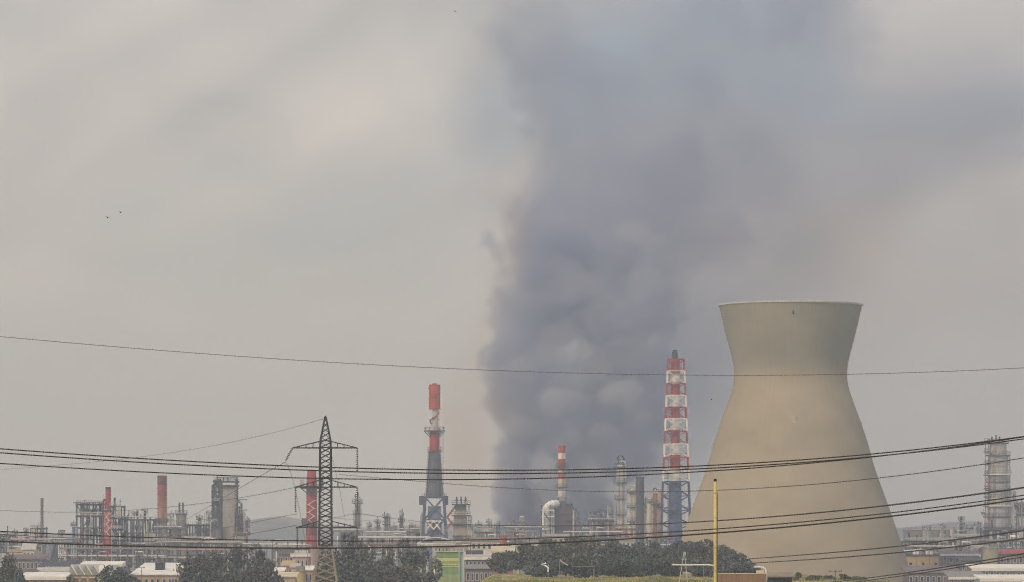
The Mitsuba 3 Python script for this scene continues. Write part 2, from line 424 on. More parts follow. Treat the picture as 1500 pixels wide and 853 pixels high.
def concrete(p, n, uv):
    ang = dr.atan2(p.y - 1150.0, p.x - TWX)
    streak = mikit.fbm(ang * 60, p.z * 0.05, 0, 4)
    patch = mikit.fbm(p.x * 0.07, p.y * 0.07, p.z * 0.09, 4)
    lift = dr.abs(p.z / 1.6 - dr.floor(p.z / 1.6) - 0.5)
    joint = mikit.smoothstep(0.485, 0.5, lift)
    k = 0.86 + 0.09 * (streak - 0.5) * mikit.smoothstep(0.0, 80.0, p.z) + 0.40 * (patch - 0.5) - 0.07 * joint
    rust = mikit.smoothstep(0.60, 0.78, mikit.fbm(ang * 34 + 9, p.z * 0.02, 3, 3)) * mikit.smoothstep(40, 78, p.z)
    top = mikit.smoothstep(60.0, 64.5, p.z + 5 * (patch - 0.5))          # the flared crown is older, greyer concrete
    base = mikit.mix((0.425, 0.375, 0.285), (0.385, 0.37, 0.305), top)
    return mikit.mix(base * k, mi.Color3f(0.24, 0.20, 0.15), 0.12 * rust)


def soil(p, n, uv):
    a = mikit.fbm(p.x * 0.05, p.y * 0.02, 0, 4)
    b = mikit.fbm(p.x * 0.6, p.y * 0.25, 2, 3)
    grass = mikit.mix((0.17, 0.185, 0.065), (0.38, 0.34, 0.15), mikit.smoothstep(0.35, 0.7, b))
    dirt = mikit.mix((0.22, 0.19, 0.13), (0.30, 0.26, 0.18), b)
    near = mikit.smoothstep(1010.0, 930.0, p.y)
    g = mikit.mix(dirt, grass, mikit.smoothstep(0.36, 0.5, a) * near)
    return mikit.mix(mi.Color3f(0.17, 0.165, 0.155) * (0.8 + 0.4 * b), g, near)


def hillside(p, n, uv):
    a = mikit.fbm(p.x * 0.01, p.y * 0.01, p.z * 0.02, 4)
    return mikit.mix((0.10, 0.115, 0.13), (0.24, 0.23, 0.22), mikit.smoothstep(0.4, 0.68, a))


TWX = PX(1158, 1150)
scene['concrete'] = twosided({'type': 'diffuse', 'reflectance': mikit.proc(concrete)})
scene['soil'] = twosided({'type': 'diffuse', 'reflectance': mikit.proc(soil)})
scene['hillside'] = twosided({'type': 'diffuse', 'reflectance': mikit.proc(hillside)})

C = dict(dark=(.045, .05, .065), steel=(.060, .068, .095), bluesteel=(.036, .052, .105), navy=(.04, .065, .17), grey=(.27, .27, .28), light=(.50, .50, .50), white=(.78, .78, .77), cream=(.62, .56, .44),
         tan=(.48, .38, .25), red=(.36, .038, .036), deepred=(.17, .022, .03), orange=(.42, .065, .03), rust=(.30, .13, .08), brown=(.20, .13, .09), silver=(.60, .61, .63), mauve=(.20, .17, .20), khaki=(.42, .42, .29),
         green=(.22, .34, .17), yellow=(.72, .55, .10), blue=(.13, .18, .32), pink=(.46, .33, .29), black=(.02, .02, .022), slate=(.095, .10, .13), teal=(.33, .55, .55))


# ------------------------------------------------------------------ the land
def step(a, b, x):
    t = np.clip((np.asarray(x, float) - a) / (b - a), 0, 1)
    return t * t * (3 - 2 * t)


def land(x, y):
    x, y = np.asarray(x, float), np.asarray(y, float)
    near = 12.3 - 8.0 * step(10, 380, y)
    bank = 6.75 * step(-15, -3, x) * (1 - step(62, 78, x)) + 1.2
    z = near * (1 - step(380, 690, y)) + bank * step(380, 690, y)
    bumps = (meshkit.fbm(np.stack([x / 14, y / 40, 0 * x], -1), 3, 77) - 0.5) * 0.55
    z = z * (1 - step(900, 1000, y)) + bumps * step(100, 300, y) * (1 - step(920, 1000, y))
    return np.maximum(z, 0)


xs = np.unique(np.concatenate([np.linspace(-1600, -160, 25), np.arange(-160, 161, 2.0), np.linspace(160, 1600, 25)]))
ys = np.unique(np.concatenate([np.arange(-300, 600, 20.0), np.arange(600, 1010, 5.0), np.linspace(1020, 4900, 40)]))
gx, gy = np.meshgrid(xs, ys)
i, j = np.meshgrid(np.arange(len(ys) - 1), np.arange(len(xs) - 1), indexing='ij')
n_ = len(xs)
gq = np.stack([i * n_ + j, i * n_ + j + 1, (i + 1) * n_ + j + 1, (i + 1) * n_ + j], -1).reshape(-1, 4)
scene['ground'] = mikit.ply((np.stack([gx, gy, land(gx, gy)], -1).reshape(-1, 3), gq), 'soil', smooth=True)
labels['ground'] = {'label': 'flat ground of the plain with a low grassy bank', 'kind': 'structure'}

hx, hy = np.meshgrid(np.linspace(-1500, 1500, 240), np.linspace(3700, 4800, 30))
hz = (30 + 26 * (meshkit.fbm(np.stack([hx / 230 + 4, 0 * hx, 0 * hx], -1), 4, 3) - 0.5) + 12 * np.exp(-((hx + 245) / 55) ** 2)) * np.sin(np.clip((hy - 3700) / 1100, 0, 1) * math.pi) ** 0.7
hz += 3 * (meshkit.fbm(np.stack([hx / 40, hy / 40, 0 * hx], -1), 3, 9) - 0.5) - 1.0
i, j = np.meshgrid(np.arange(29), np.arange(239), indexing='ij')
hq = np.stack([i * 240 + j, i * 240 + j + 1, (i + 1) * 240 + j + 1, (i + 1) * 240 + j], -1).reshape(-1, 4)
scene['hills'] = mikit.ply((np.stack([hx, hy, hz], -1).reshape(-1, 3), hq), 'hillside', smooth=True)
labels['hills'] = {'label': 'low blue grey hills on the far horizon', 'kind': 'structure'}


# ------------------------------------------------------------------ the cooling tower
def cooling_tower():
    D = 1150.0
    m = D / F
    t = thing('cooling_tower', 'huge tan concrete cooling tower with a flared grey crown, tallest thing on the right', 'cooling tower')
    yy = [447, 470, 491, 510, 528, 541, 552, 563, 574, 590, 618, 650, 681, 739, 779, 812, 853, 878]
    rr = [104.6, 99.6, 94.6, 89.6, 85.2, 83.0, 82.6, 83.8, 86.6, 92.0, 102.5, 113.0, 121.5, 142.0, 156.0, 167.0, 180.0, 187]
    z = np.array([PZ(y, D) for y in yy])[::-1]; r = (np.array(rr) * m)[::-1]
    from scipy.interpolate import PchipInterpolator
    f = PchipInterpolator(z, r)
    zz = np.linspace(2.6, z[-1], 70)
    n = 160
    ang = np.arange(n) * 2 * np.pi / n

    def surf(zl, rl):
        v = np.vstack([np.stack([TWX + a * np.cos(ang), D + a * np.sin(ang), 0 * ang + b], 1) for a, b in zip(rl, zl)])
        i, j = np.meshgrid(np.arange(len(zl) - 1), np.arange(n), indexing='ij')
        q = np.stack([i * n + j, i * n + (j + 1) % n, (i + 1) * n + (j + 1) % n, (i + 1) * n + j], -1).reshape(-1, 4)
        return v, np.vstack([q[:, [0, 1, 2]], q[:, [0, 2, 3]]])

    ro = f(zz)
    zi = np.concatenate([zz, zz[::-1]]); ri = np.concatenate([ro, (ro - 0.55)[::-1]])
    vo, fo = surf(zz, ro); vi, fi = surf(zz[::-1], (ro - 0.55)[::-1])
    k = t + '__shell'; used.add(k)
    scene[k] = mikit.ply((np.vstack([vo, vi]), np.vstack([fo, fi + len(vo)])), 'concrete', smooth=True)
    R = r[-1]
    k = part(t, 'rim', lathe(TWX, D, [(R - .3, z[-1] - .42), (R + .34, z[-1] - .30), (R + .34, z[-1] + .05), (R - .75, z[-1] + .05), (R - .75, z[-1] - .42)], 120), (.60, .58, .53), 'matte')
    part(t, 'ring_beam', lathe(TWX, D, [(r[0] + .4, 1.9), (r[0] + .4, 3.0), (r[0] - .8, 3.0), (r[0] - .8, 1.9), (r[0] + .4, 1.9)], 96), (.40, .35, .28), 'matte')
    for a in range(36):
        a0, a1 = a * 2 * math.pi / 36, (a + .5) * 2 * math.pi / 36
        lo, hi = r[0] + 1.2, r[0] - .1
        for b in (a1 - (a1 - a0), a1 + (a1 - a0)):
            part(t, 'support_column', bar([TWX + lo * math.cos(a1), D + lo * math.sin(a1), -.1], [TWX + hi * math.cos(b), D + hi * math.sin(b), 2.1], .5), (.42, .37, .29), 'matte')
    zl = PZ(464, D)
    rl = float(f(zl))
    part(t, 'warning_lamp', [cbox((TWX - .6, D - rl - .25, zl), (.34, .4, .6)), cyl(TWX - .6, D - rl - .3, .12, zl + .3, zl + .55, 8)], C['dark'])
    zl = PZ(620, D); rl = float(f(zl))
    part(t, 'hatch', [box(TWX - 1.3, TWX + .2, D - rl - .2, D - rl + .8, zl - 1.5, zl + 1.3)], (.50, .46, .36), 'matte', label='pale square hatch half way up')


cooling_tower()


# ------------------------------------------------------------------ stacks
def banded(t, x, D, half, bands, z_cap=True, n=18):
    """bands: [(y_top, y_bottom, colour, half or None)], top first."""
    for yt, yb, col, hw in bands:
        h0, h1 = (hw if isinstance(hw, tuple) else ((hw or half),) * 2)
        zt, zb = PZ(yt, D), (PZ(yb, D) if yb is not None else 0.0)
        pr = [(h1 * D / F, zb), (h0 * D / F, zt)]
        if z_cap: pr.append((h0 * D / F * .8, zt)); pr.append((h0 * D / F * .8, zt - 1.0))
        part(t, 'band', lathe(PX(x, D), D, pr, n, 1.5), col, amt=.16, scale=.5)


def ring_deck(t, x, D, half_in, half_out, y, col, **k): return platform(t, PX(x, D), D, half_in * D / F, half_out * D / F, PZ(y, D), col, **k)


def lattice_legs(t, corners, levels, col, wl, wb, colfn=None, name='brace', k=1):
    """corners(z) -> four points; horizontal and crossed members between the levels."""
    for a in range(4):
        segs = [(bar(corners(z0)[a], corners(z1)[a], wl), (colfn((z0 + z1) / 2) if colfn else col)) for z0, z1 in zip(levels[:-1], levels[1:])]
        part(t, 'leg', segs)
    for z0, z1 in zip(levels[:-1], levels[1:]):
        c0, c1 = corners(z0), corners(z1)
        cc = colfn((z0 + z1) / 2) if colfn else col
        o = []
        for a in range(4):
            b = (a + 1) % 4
            o += [bar(c0[a], c1[b], wb * (1.5 if cc is C['navy'] else 1)), bar(c0[b], c1[a], wb * (1.5 if cc is C['navy'] else 1))]
        part(t, name, join(o), cc)
        part(t, 'horizontal_beam', join([bar(c1[a], c1[(a + 1) % 4], wb * 1.25) for a in range(4)]), cc)


def striped_lattice_chimney():
    D = 1450.0; m = D / F
    t = thing('lattice_chimney', 'tall red and white striped chimney inside a square lattice frame beside the cooling tower', 'chimney')
    xc = PX(990, D)
    bands = [(527, 548, 'red'), (548, 563, 'white'), (563, 580, 'red'), (580, 597, 'white'), (597, 614, 'red'), (614, 630, 'white'), (630, 650, 'red'), (650, 667, 'white'), (667, 690, 'red'), (690, 705, 'white')]
    banded(t, 989, D, 7.4, [(a, b, C[c], 6.9 if a < 640 else 7.8) for a, b, c in bands] + [(705, None, (.085, .135, .30), (9.0, 12.0))], z_cap=False)
    part(t, 'flue_tip', lathe(PX(988.5, D), D, [(4.6 * m, PZ(527, D)), (4.2 * m, PZ(516, D)), (3.2 * m, PZ(515, D)), (3.2 * m, PZ(513, D)), (2.4 * m, PZ(513, D)), (2.4 * m, PZ(520, D))], 16), C['dark'])

    def corners(z):
        y = HY - (z - H) / m
        h = np.interp(y, [527, 700, 748, 785, 870], [11.6, 18.6, 20.3, 21.0, 23.5]) * m
        return [np.array([xc + sx * h, D + sy * h, z]) for sx, sy in ((-1, -1), (1, -1), (1, 1), (-1, 1))]

    lv = [527, 544, 562, 580, 597, 614, 632, 651, 670, 688, 706, 727, 748, 768, 790, 830, 861.4]
    z = [PZ(y, D) for y in lv][::-1]

    def cf(zz):
        y = HY - (zz - H) / m
        if y > 706: return C['navy']
        return C['white'] if any(a <= y < b and c == 'white' for a, b, c in bands) else C['red']

    lattice_legs(t, corners, z, C['red'], .46, .22, cf)
    for y in (531, 562, 597, 632, 670, 706, 748):
        zz = PZ(y, D); c = corners(zz)
        w = c[1][0] - xc
        k = part(t, 'deck', [box(xc - w, xc + w, D - w, D - 2.3, zz - .12, zz), box(xc - w, xc + w, D + 2.3, D + w, zz - .12, zz)], C['slate'])
        part(k, 'railing', join([bar([xc - w, D + s * w, zz + 1.1], [xc + w, D + s * w, zz + 1.1], .1) for s in (-1, 1)] + [bar([xc + s * w, D - w, zz + 1.1], [xc + s * w, D + w, zz + 1.1], .1) for s in (-1, 1)]), C['dark'])
    ladder(t, xc + 2.5, D - 2.9, 0, PZ(531, D), C['light'])
    part(t, 'side_pipe', tube([[xc - 2.9, D - 2.4, 0], [xc - 2.7, D - 2.2, PZ(531, D)]], .22, 8), C['silver'], 'metal')


def flare_chimney():
    D = 1500.0; m = D / F
    t = thing('tapered_chimney', 'tapering grey chimney with red top on a blue grey braced frame left of the smoke', 'chimney')
    x = PX(636.5, D)
    part(t, 'cone', lathe(x, D, [(13.5 * m, PZ(729, D)), (8.6 * m, PZ(661, D))], 24, 1.5), (.085, .095, .135), amt=.2, scale=.5)
    part(t, 'red_section', lathe(x, D, [(7.6 * m, PZ(661, D)), (7.4 * m, PZ(631, D))], 20, 1.5), C['red'], amt=.15)
    part(t, 'white_pipe', lathe(x + .3, D, [(4.6 * m, PZ(631, D)), (4.4 * m, PZ(600, D))], 16, 1.5), C['light'])
    part(t, 'shroud', lathe(x, D, [(8.2 * m, PZ(600, D)), (8.4 * m, PZ(564, D)), (7.4 * m, PZ(564, D)), (7.4 * m, PZ(570, D))], 20, 1.5), C['orange'], amt=.18)
    part(t, 'burner_tip', lathe(x, D, [(4 * m, PZ(572, D)), (3.4 * m, PZ(562, D)), (2.6 * m, PZ(562, D)), (2.6 * m, PZ(566, D))], 14), C['rust'])
    for s in (-1, 1):
        part(t, 'post', bar([x + s * 9.6 * m, D - .3, PZ(631, D)], [x + s * 9.6 * m, D - .3, PZ(566, D)], .22), C['white'])
        for y in (570, 585, 600, 615):
            part(t, 'stay', bar([x + s * 9.6 * m, D - .3, PZ(y, D)], [x + s * 4.5 * m, D, PZ(y, D)], .2), C['orange'])
    hel = [[x + 6.2 * m * math.cos(a), D + 6.2 * m * math.sin(a), PZ(631 - 31 * a / (2.4 * math.pi), D)] for a in np.linspace(0, 2.4 * math.pi, 24)]
    part(t, 'spiral_pipe', tube(hel, .26, 8), C['orange'])
    for yy, ro, hin in ((631, 15.5, 7.5), (661, 11.0, 8.5), (728, 17.5, 13.2)):
        ring_deck(t, 636.5, D, hin, ro, yy, C['deepred'] if yy < 700 else C['steel'], rail=C['dark'])
    for a in np.linspace(0, 2 * math.pi, 9)[:-1]:
        ca, sa = math.cos(a), math.sin(a)
        part(t, 'bracket', bar([x + 7.5 * m * ca, D + 7.5 * m * sa, PZ(640, D)], [x + 15 * m * ca, D + 15 * m * sa, PZ(632, D)], .3), C['steel'])

    def corners(z):
        y = HY - (z - H) / m
        h = np.interp(y, [728, 790, 860], [13.6, 17.5, 19.0]) * m
        return [np.array([x + sx * h, D + sy * h, z]) for sx, sy in ((-1, -1), (1, -1), (1, 1), (-1, 1))]

    lattice_legs(t, corners, [PZ(y, D) for y in (857.0, 826, 788, 762, 729)], (.055, .085, .19), .95, .5)
    for s in (-1, 1):
        part(t, 'cladding', hexa([[x - 11.5 * m, D + s * 3.0 - .1, 0], [x + 11.5 * m, D + s * 3.0 - .1, 0], [x + 11.5 * m, D + s * 3.0 + .1, 0], [x - 11.5 * m, D + s * 3.0 + .1, 0],
                                  [x - 9.5 * m, D + s * 2.6 - .1, PZ(742, D)], [x + 9.5 * m, D + s * 2.6 - .1, PZ(742, D)], [x + 9.5 * m, D + s * 2.6 + .1, PZ(742, D)], [x - 9.5 * m, D + s * 2.6 + .1, PZ(742, D)]]), (.17, .21, .36))
    z = PZ(770, D)
    for a, b in (((-11, 6), (-1, -6)), ((-11, -6), (-1, 6)), ((-1, 6), (9, -6)), ((-1, -6), (9, 6)), ((-12, 6.3), (10, 6.3))):
        part(t, 'white_brace', bar([x + a[0] * m, D - 4.6, z + a[1] * m], [x + b[0] * m, D - 4.6, z + b[1] * m], .5), C['white'])
    for s, y0 in ((-1, 737), (1, 733)):
        part(t, 'inspection_box', box(x + s * 17.6 * m - 1.2, x + s * 17.6 * m + .6, D - 1.2, D + .9, PZ(740, D), PZ(727, D)), C['slate'])
    ladder(t, x + 3, D - 3.4, PZ(728, D), PZ(631, D), C['grey'])
    part(t, 'cable_tray', bar([x - 13.6 * m, D - 3.0, PZ(728, D)], [x - 9.4 * m, D - 1.8, PZ(661, D)], .45), C['light'])
    # side duct with cladding, leaning on the frame
    part(t, 'side_duct', [hexa([[x - 21 * m, D - 1.5, 0], [x - 14 * m, D - 1.5, 0], [x - 14 * m, D + 2, 0], [x - 21 * m, D + 2, 0], [x - 21 * m, D - 1.5, PZ(757, D)], [x - 14 * m, D - 1.5, PZ(744, D)], [x - 14 * m, D + 2, PZ(744, D)], [x - 21 * m, D + 2, PZ(757, D)]])], (.38, .37, .33))


def plain_stack(name, label, x, D, bands, half, decks=(), ladder_col=None, extra=None, cat='chimney'):
    t = thing(name, label, cat)
    banded(t, x, D, half, bands)
    for y, ro, col in decks: ring_deck(t, x, D, half, ro, y, col)
    if ladder_col: ladder(t, PX(x, D) + .35, D - half * D / F - .3, 0, PZ(bands[0][0] + 4, D), ladder_col)
    if extra: extra(t, PX(x, D), D, D / F)
    return t


def pipe_spiral(y0, y1, col, n, half):
    def go(t, x, D, m):
        zs = np.linspace(PZ(y1, D), PZ(y0, D), n + 1)
        for k in range(n):
            a, b = ((-1, 1) if k % 2 else (1, -1))
            part(t, 'stair_flight', bar([x + a * half * m * .55, D - half * m - .35, zs[k]], [x + b * half * m * .55, D - half * m - .35, zs[k + 1]], .2), col)
            part(t, 'landing', cbox((x + b * half * m * .55, D - half * m - .4, zs[k + 1]), (1.0, .8, .14)), col)
    return go


striped_lattice_chimney()
flare_chimney()


def red_extra(t, x, D, m):
    pipe_spiral(734, 768, C['white'], 6, 8)(t, x, D, m)
    for s in (-1, 1):
        part(t, 'bracket', bar([x + s * 8 * m, D, PZ(722, D)], [x + s * 16 * m, D, PZ(715, D)], .3), C['steel'])
        part(t, 'service_box', cbox((x + s * 14 * m, D - 1, PZ(708, D)), (1.5, 1.5, 2.2)), C['light'] if s < 0 else C['slate'])
    part(t, 'side_platform', cbox((x - 10 * m, D - .6, PZ(766, D)), (1.8, 1.6, 3.0)), C['slate'])


plain_stack('red_chimney', 'stout red chimney with white zigzag stair and dark decks left of the lattice pylon', 456.5, 1420.0,
            [(690, 700, C['red'], (6.2, 7.2)), (700, 712, C['red'], (7.2, 7.8)), (712, 728, C['deepred'], 7.8), (728, 766, C['red'], 7.8), (766, 785, C['deepred'], 8.2), (785, 803, C['red'], 8.2), (803, None, C['pink'], 8.6)],
            7.8, [(715, 16.5, C['dark']), (767, 12.5, C['steel'])], None, red_extra)
plain_stack('banded_chimney', 'smooth rust coloured chimney with a dark maroon top behind the long white roof', 237.5, 1550.0,
            [(697, 711, (.13, .025, .03), 7.0), (711, 727, (.30, .055, .035), 7.0), (727, 742, (.36, .11, .06), 7.0), (742, 760, (.38, .20, .13), 7.1), (760, None, (.24, .19, .17), 7.3)], 7.0,
            [(764, 9.5, C['steel'])], C['rust'])


def e_extra(t, x, D, m):
    part(t, 'side_pipe', tube([[x - 7 * m, D - .6, 0], [x - 7 * m, D - .6, PZ(736, D)], [x - 6.5 * m, D - .6, PZ(733, D)], [x - 5 * m, D - .5, PZ(732, D)], [x - 4 * m, D - .4, PZ(734, D)]], .38, 10), C['deepred'])
    pipe_spiral(747, 785, C['white'], 7, 4.5)(t, x, D, m)


plain_stack('red_chimney', 'slim bright red chimney with a thin side pipe inside a grey steel frame at left', 158.5, 1440.0,
            [(714, 717, C['black'], 4.0), (717, 748, C['red'], 4.0), (748, 790, (.50, .10, .09), 5.0), (790, None, C['red'], 5.6)], 4.4, [(748, 8, C['dark'])], None, e_extra)
plain_stack('thin_chimney', 'thin grey brown chimney, leftmost of all the chimneys', 61.5, 1650.0, [(730, 768, (.12, .105, .11), 2.2), (768, None, (.22, .15, .14), 2.4)], 2.2)
plain_stack('grey_chimney', 'plain dark slate grey chimney right of the pale reactor columns', 937.5, 1350.0, [(699, 740, (.065, .075, .10), 6.2), (740, None, (.075, .085, .11), 6.4)], 6.2)
plain_stack('striped_chimney', 'short red and white chimney standing on the grey boiler house in the smoke', 823.0, 1520.0,
            [(653, 664, C['red'], 5.4), (664, 673, (.80, .74, .70), 5.4), (673, 686, C['red'], 5.4), (686, 693, C['cream'], 5.4), (693, 702, C['orange'], 5.4), (702, 714, C['cream'], 5.4), (714, 728, C['white'], 5.4), (728, 760, C['grey'], 6)], 5.4,
            [(684, 9.5, C['steel']), (714, 9, C['steel']), (728, 11, C['grey'])], C['rust'])

# ------------------------------------------------------------------ columns and vessels
def column(name, label, x, D, half, ytop, decks=(), col='light', head=.5, extra=None, cat='column', segs=None, group=None, lad=True):
    """Upright process column: segs [(y_top, y_bottom, half, colour)], ring decks [(y, half_out, colour)]."""
    m = D / F
    t = thing(name, label, cat, group)
    X = PX(x, D)
    for k, (a, b, h, c) in enumerate(segs or [(ytop, None, half, col)]):
        zb, zt = (0.0 if b is None else PZ(b, D)), PZ(a, D)
        v = dome(X, D, h * m, zb, zt - h * m * head, h * m * head, 18) if k == 0 else lathe(X, D, [(h * m, zb), (h * m, zt), (h * m * .5, zt)], 18, 2.0)
        part(t, 'shell', v, C[c] if isinstance(c, str) else c, amt=.16, scale=.5)
    for y, ro, c in decks: platform(t, X, D, half * m * .9, ro * m, PZ(y, D), C[c], rail=C['steel'], h=1.25)
    if lad: ladder(t, X - half * m * .5, D - half * m - .25, 0, PZ(ytop + 3, D), C['steel'], cage=False)
    if extra: extra(t, X, D, m)
    return t


def pipes_beside(*offs):
    """offs: (dx px, y_top, radius px, colour): pipes that climb beside a column and bend in at the top."""
    def go(t, x, D, m):
        for dx, yt, r, c in offs:
            z = PZ(yt, D); s = -1 if dx > 0 else 1
            part(t, 'pipe', tube([[x + dx * m, D - 1.0, 0], [x + dx * m, D - 1.0, z - .9], [x + dx * m + s * .35, D - 1, z - .2], [x + dx * m + s * 1.1, D - .8, z], [x + dx * m + s * 2.2, D, z - .15]], r * m, 10), C[c], 'metal')
    return go


def top_gear(y0, items):
    """items: (dx px, half px, y_top) stubs on the head of a column."""
    def go(t, x, D, m):
        for dx, h, yt in items:
            part(t, 'vent', cyl(x + dx * m, D, h * m, PZ(y0, D), PZ(yt, D), 10), C['steel'])
    return go


def both(*fs):
    def go(*a):
        for f in fs: f(*a)
    return go


def loop_top(dx, r, y):
    def go(t, x, D, m):
        a = np.linspace(0, math.pi, 10)
        part(t, 'loop_pipe', tube(np.stack([x + dx * m + r * m * np.cos(a), 0 * a + D - .5, PZ(y, D) + r * m * 1.3 * np.sin(a)], 1), .22, 8), C['steel'], 'metal')
    return go


column('reactor_column', 'pale grey reactor column with ring decks and a railed cage, right of the boiler house', 909, 1480.0, 5.8, 681,
       [(684, 9.5, 'steel'), (707, 10.5, 'steel'), (731, 9, 'steel'), (754, 9.5, 'steel'), (776, 11, 'grey')], 'light',
       extra=both(pipes_beside((7.5, 676, 1.0, 'silver'), (-8, 732, .9, 'silver')), loop_top(0, 5.5, 675), top_gear(682, [(-2.5, 1, 671), (3.5, 1.2, 672)])))
column('reactor_column', 'shorter cream reactor column tucked against the plain slate grey chimney', 926.5, 1475.0, 4.2, 716,
       [(722, 8, 'steel'), (743, 8, 'steel'), (764, 8, 'steel')], 'cream', extra=pipes_beside((5.5, 712, .8, 'silver')))
for k, (x, h, yt, c, lab) in enumerate([(951.5, 3.2, 730, 'cream', 'short cream column left of the rusty pipe columns'), (959.5, 3.6, 722, 'rust', 'rusty brown pipe column with a looped pipe on its head'), (966.3, 2.7, 716, 'pink', 'thin pinkish column touching the lattice chimney frame')]):
    column('pipe_column', lab, x, 1500.0, h, yt, [(735 + 4 * k, h + 3.2, 'steel')], c, extra=loop_top(0, 2.6, yt - 3) if k == 1 else None, lad=False)


def k_extra(t, x, D, m):
    for k, y in enumerate((648, 662, 680, 696, 716, 728, 742, 757, 772)):
        z = PZ(y, D)
        k2 = part(t, 'side_landing', box(x - 21 * m, x - 13.5 * m, D - 3.4, D + 1.5, z - .3, z), C['steel'])
        part(k2, 'railing', join([bar([x - 21 * m, D - 3.4, z + h], [x - 13.5 * m, D - 3.4, z + h], .12) for h in (.6, 1.2)] + [bar([x - a * m, D - 3.4, z], [x - a * m, D - 3.4, z + 1.2], .12) for a in (21, 17, 13.6)]), C['dark'])
    for a in (19.5, 15.5):
        part(t, 'post', bar([x - a * m, D - 2.5, 0], [x - a * m, D - 2.5, PZ(650, D)], .26), C['rust'])
    for dx, r, yt in ((16.5, 1.2, 668), (19.5, 1.6, 716), (22, 1.0, 735)):
        part(t, 'pipe', tube([[x + dx * m, D - 1, 0], [x + dx * m, D - 1, PZ(yt + 3, D)], [x + (dx - 2) * m, D - 1, PZ(yt, D)], [x + (dx - 6) * m, D, PZ(yt, D)]], r * m, 10), C['silver'], 'metal')
    for dx, h in ((-9, 640), (-3, 638), (2, 640), (7, 646)):
        part(t, 'vent', cyl(x + dx * m, D, 1.2 * m, PZ(649, D), PZ(h, D), 8), C['steel'])


column('fractionating_column', 'very tall pale grey column with many side landings at the right edge', 1462, 1500.0, 14.5, 647,
       [(649, 16, 'steel'), (667, 18.5, 'steel'), (681, 17, 'light'), (695, 20, 'white'), (706, 18, 'steel'), (718, 19, 'steel'), (730, 18, 'light'), (741, 20.5, 'white'), (757, 18.5, 'steel'), (773, 21.5, 'steel')], 'light', .25, k_extra,
       segs=[(647, 667, 12.5, (.44, .42, .43)), (667, 694, 14.5, (.47, .46, .48)), (694, 742, 15.3, (.42, .42, .43)), (742, 774, 15.8, (.40, .40, .45)), (774, None, 16.5, (.40, .40, .40))])
column('fractionating_column', 'slim white column behind steelwork at the very right edge of the works', 1494, 1560.0, 6.5, 735, [(752, 10, 'steel'), (775, 11, 'steel')], 'silver', extra=pipes_beside((-9, 740, 1.2, 'silver')))


def n_extra(t, x, D, m):
    for dx in (-2.6, 2.4):
        part(t, 'vent', cyl(x + dx * m, D, 1.3 * m, PZ(752, D), PZ(736.5, D), 10), C['steel'])
    for dx, yt in ((-12, 765), (-15, 771)):
        part(t, 'pipe', tube([[x + dx * m, D - 1.5, 0], [x + dx * m, D - 1.5, PZ(yt, D)], [x + (dx + 5) * m, D - 1, PZ(yt - 2, D)]], 1.1 * m, 8), C['silver'], 'metal')


column('stepped_column', 'stepped grey column with twin vents on its head right of the rust coloured chimney', 265.5, 1500.0, 9, 751,
       [(753, 9.5, 'steel'), (773, 11.5, 'grey'), (790, 14, 'grey')], 'grey', .35, n_extra, segs=[(751, 772, 7.6, 'grey'), (772, 792, 9.2, (.30, .30, .31)), (792, None, 10.8, (.33, .31, .30))])
column('vent_column', 'grey column with railed decks directly right of the lattice pylon', 523.5, 1560.0, 4.3, 740, [(737, 8, 'steel'), (753, 7, 'steel'), (769, 6.5, 'steel')], 'grey', extra=both(top_gear(741, [(-3, .8, 724), (1, .9, 722), (3.5, .7, 728)]), pipes_beside((5.5, 731, .8, 'silver'), (-5.5, 745, .7, 'silver'))))
column('vent_column', 'slim grey column with crossed decks between the pylon and the tapered chimney', 566, 1600.0, 3.2, 757, [(758, 6, 'steel'), (768, 6, 'steel')], (.22, .22, .23), extra=both(top_gear(758, [(-2.5, .7, 750), (2, .7, 752)]), pipes_beside((5, 757, .8, 'steel'))))
column('vent_column', 'dark slim column nearest the left side of the tapered chimney', 588, 1600.0, 3.0, 755, [(764, 5, 'dark')], (.10, .11, .12), extra=top_gear(756, [(-2, .6, 748), (1, .8, 746), (3, .6, 751)]))
column('white_vessel', 'small white topped vessel with a side pipe in front of the smoke base', 765, 1500.0, 4.0, 756, [(764, 6.5, 'grey'), (771, 7.5, 'grey')], 'light', extra=pipes_beside((-8, 770, 1.4, 'white')))
column('flare_column', 'narrow dark column with small decks behind the yellow building', 1408, 1560.0, 2.0, 757, [(762, 5, 'grey'), (770, 5.5, 'grey'), (777, 6.5, 'light')], 'steel', extra=pipes_beside((-5, 766, .8, 'silver')))
column('squat_column', 'bluish squat column with a dark head right of the narrow dark column', 1420.5, 1540.0, 4.2, 771, [(774, 5.5, 'dark')], (.36, .38, .45))
column('squat_column', 'thin pale vessel at the right end of the big grey storage tank', 1394, 1450.0, 2.4, 776, [], 'light', lad=False)
column('squat_column', 'pale blue grey vessel standing in front of the big grey storage tank', 1357.5, 1400.0, 5.0, 773, [(776, 6.5, 'grey')], (.40, .43, .48))
column('side_vessel', 'rusty mauve vessel wrapped in pipes right of the tall framed column', 351.5, 1480.0, 4.6, 752, [(757, 8, 'steel'), (774, 8, 'steel'), (799, 8, 'rust')], 'mauve', extra=both(pipes_beside((6.5, 747, 1.0, 'silver'), (9, 771, .8, 'silver'), (-6, 744, .9, 'steel')), top_gear(753, [(-1, 1, 742), (2, .7, 739)])))
column('side_vessel', 'mauve grey vessel in front of the left legs of the tall framed column', 317.0, 1440.0, 6.2, 772, [(772, 8, 'steel')], (.20, .19, .22), extra=pipes_beside((-8, 762, .9, 'silver')))


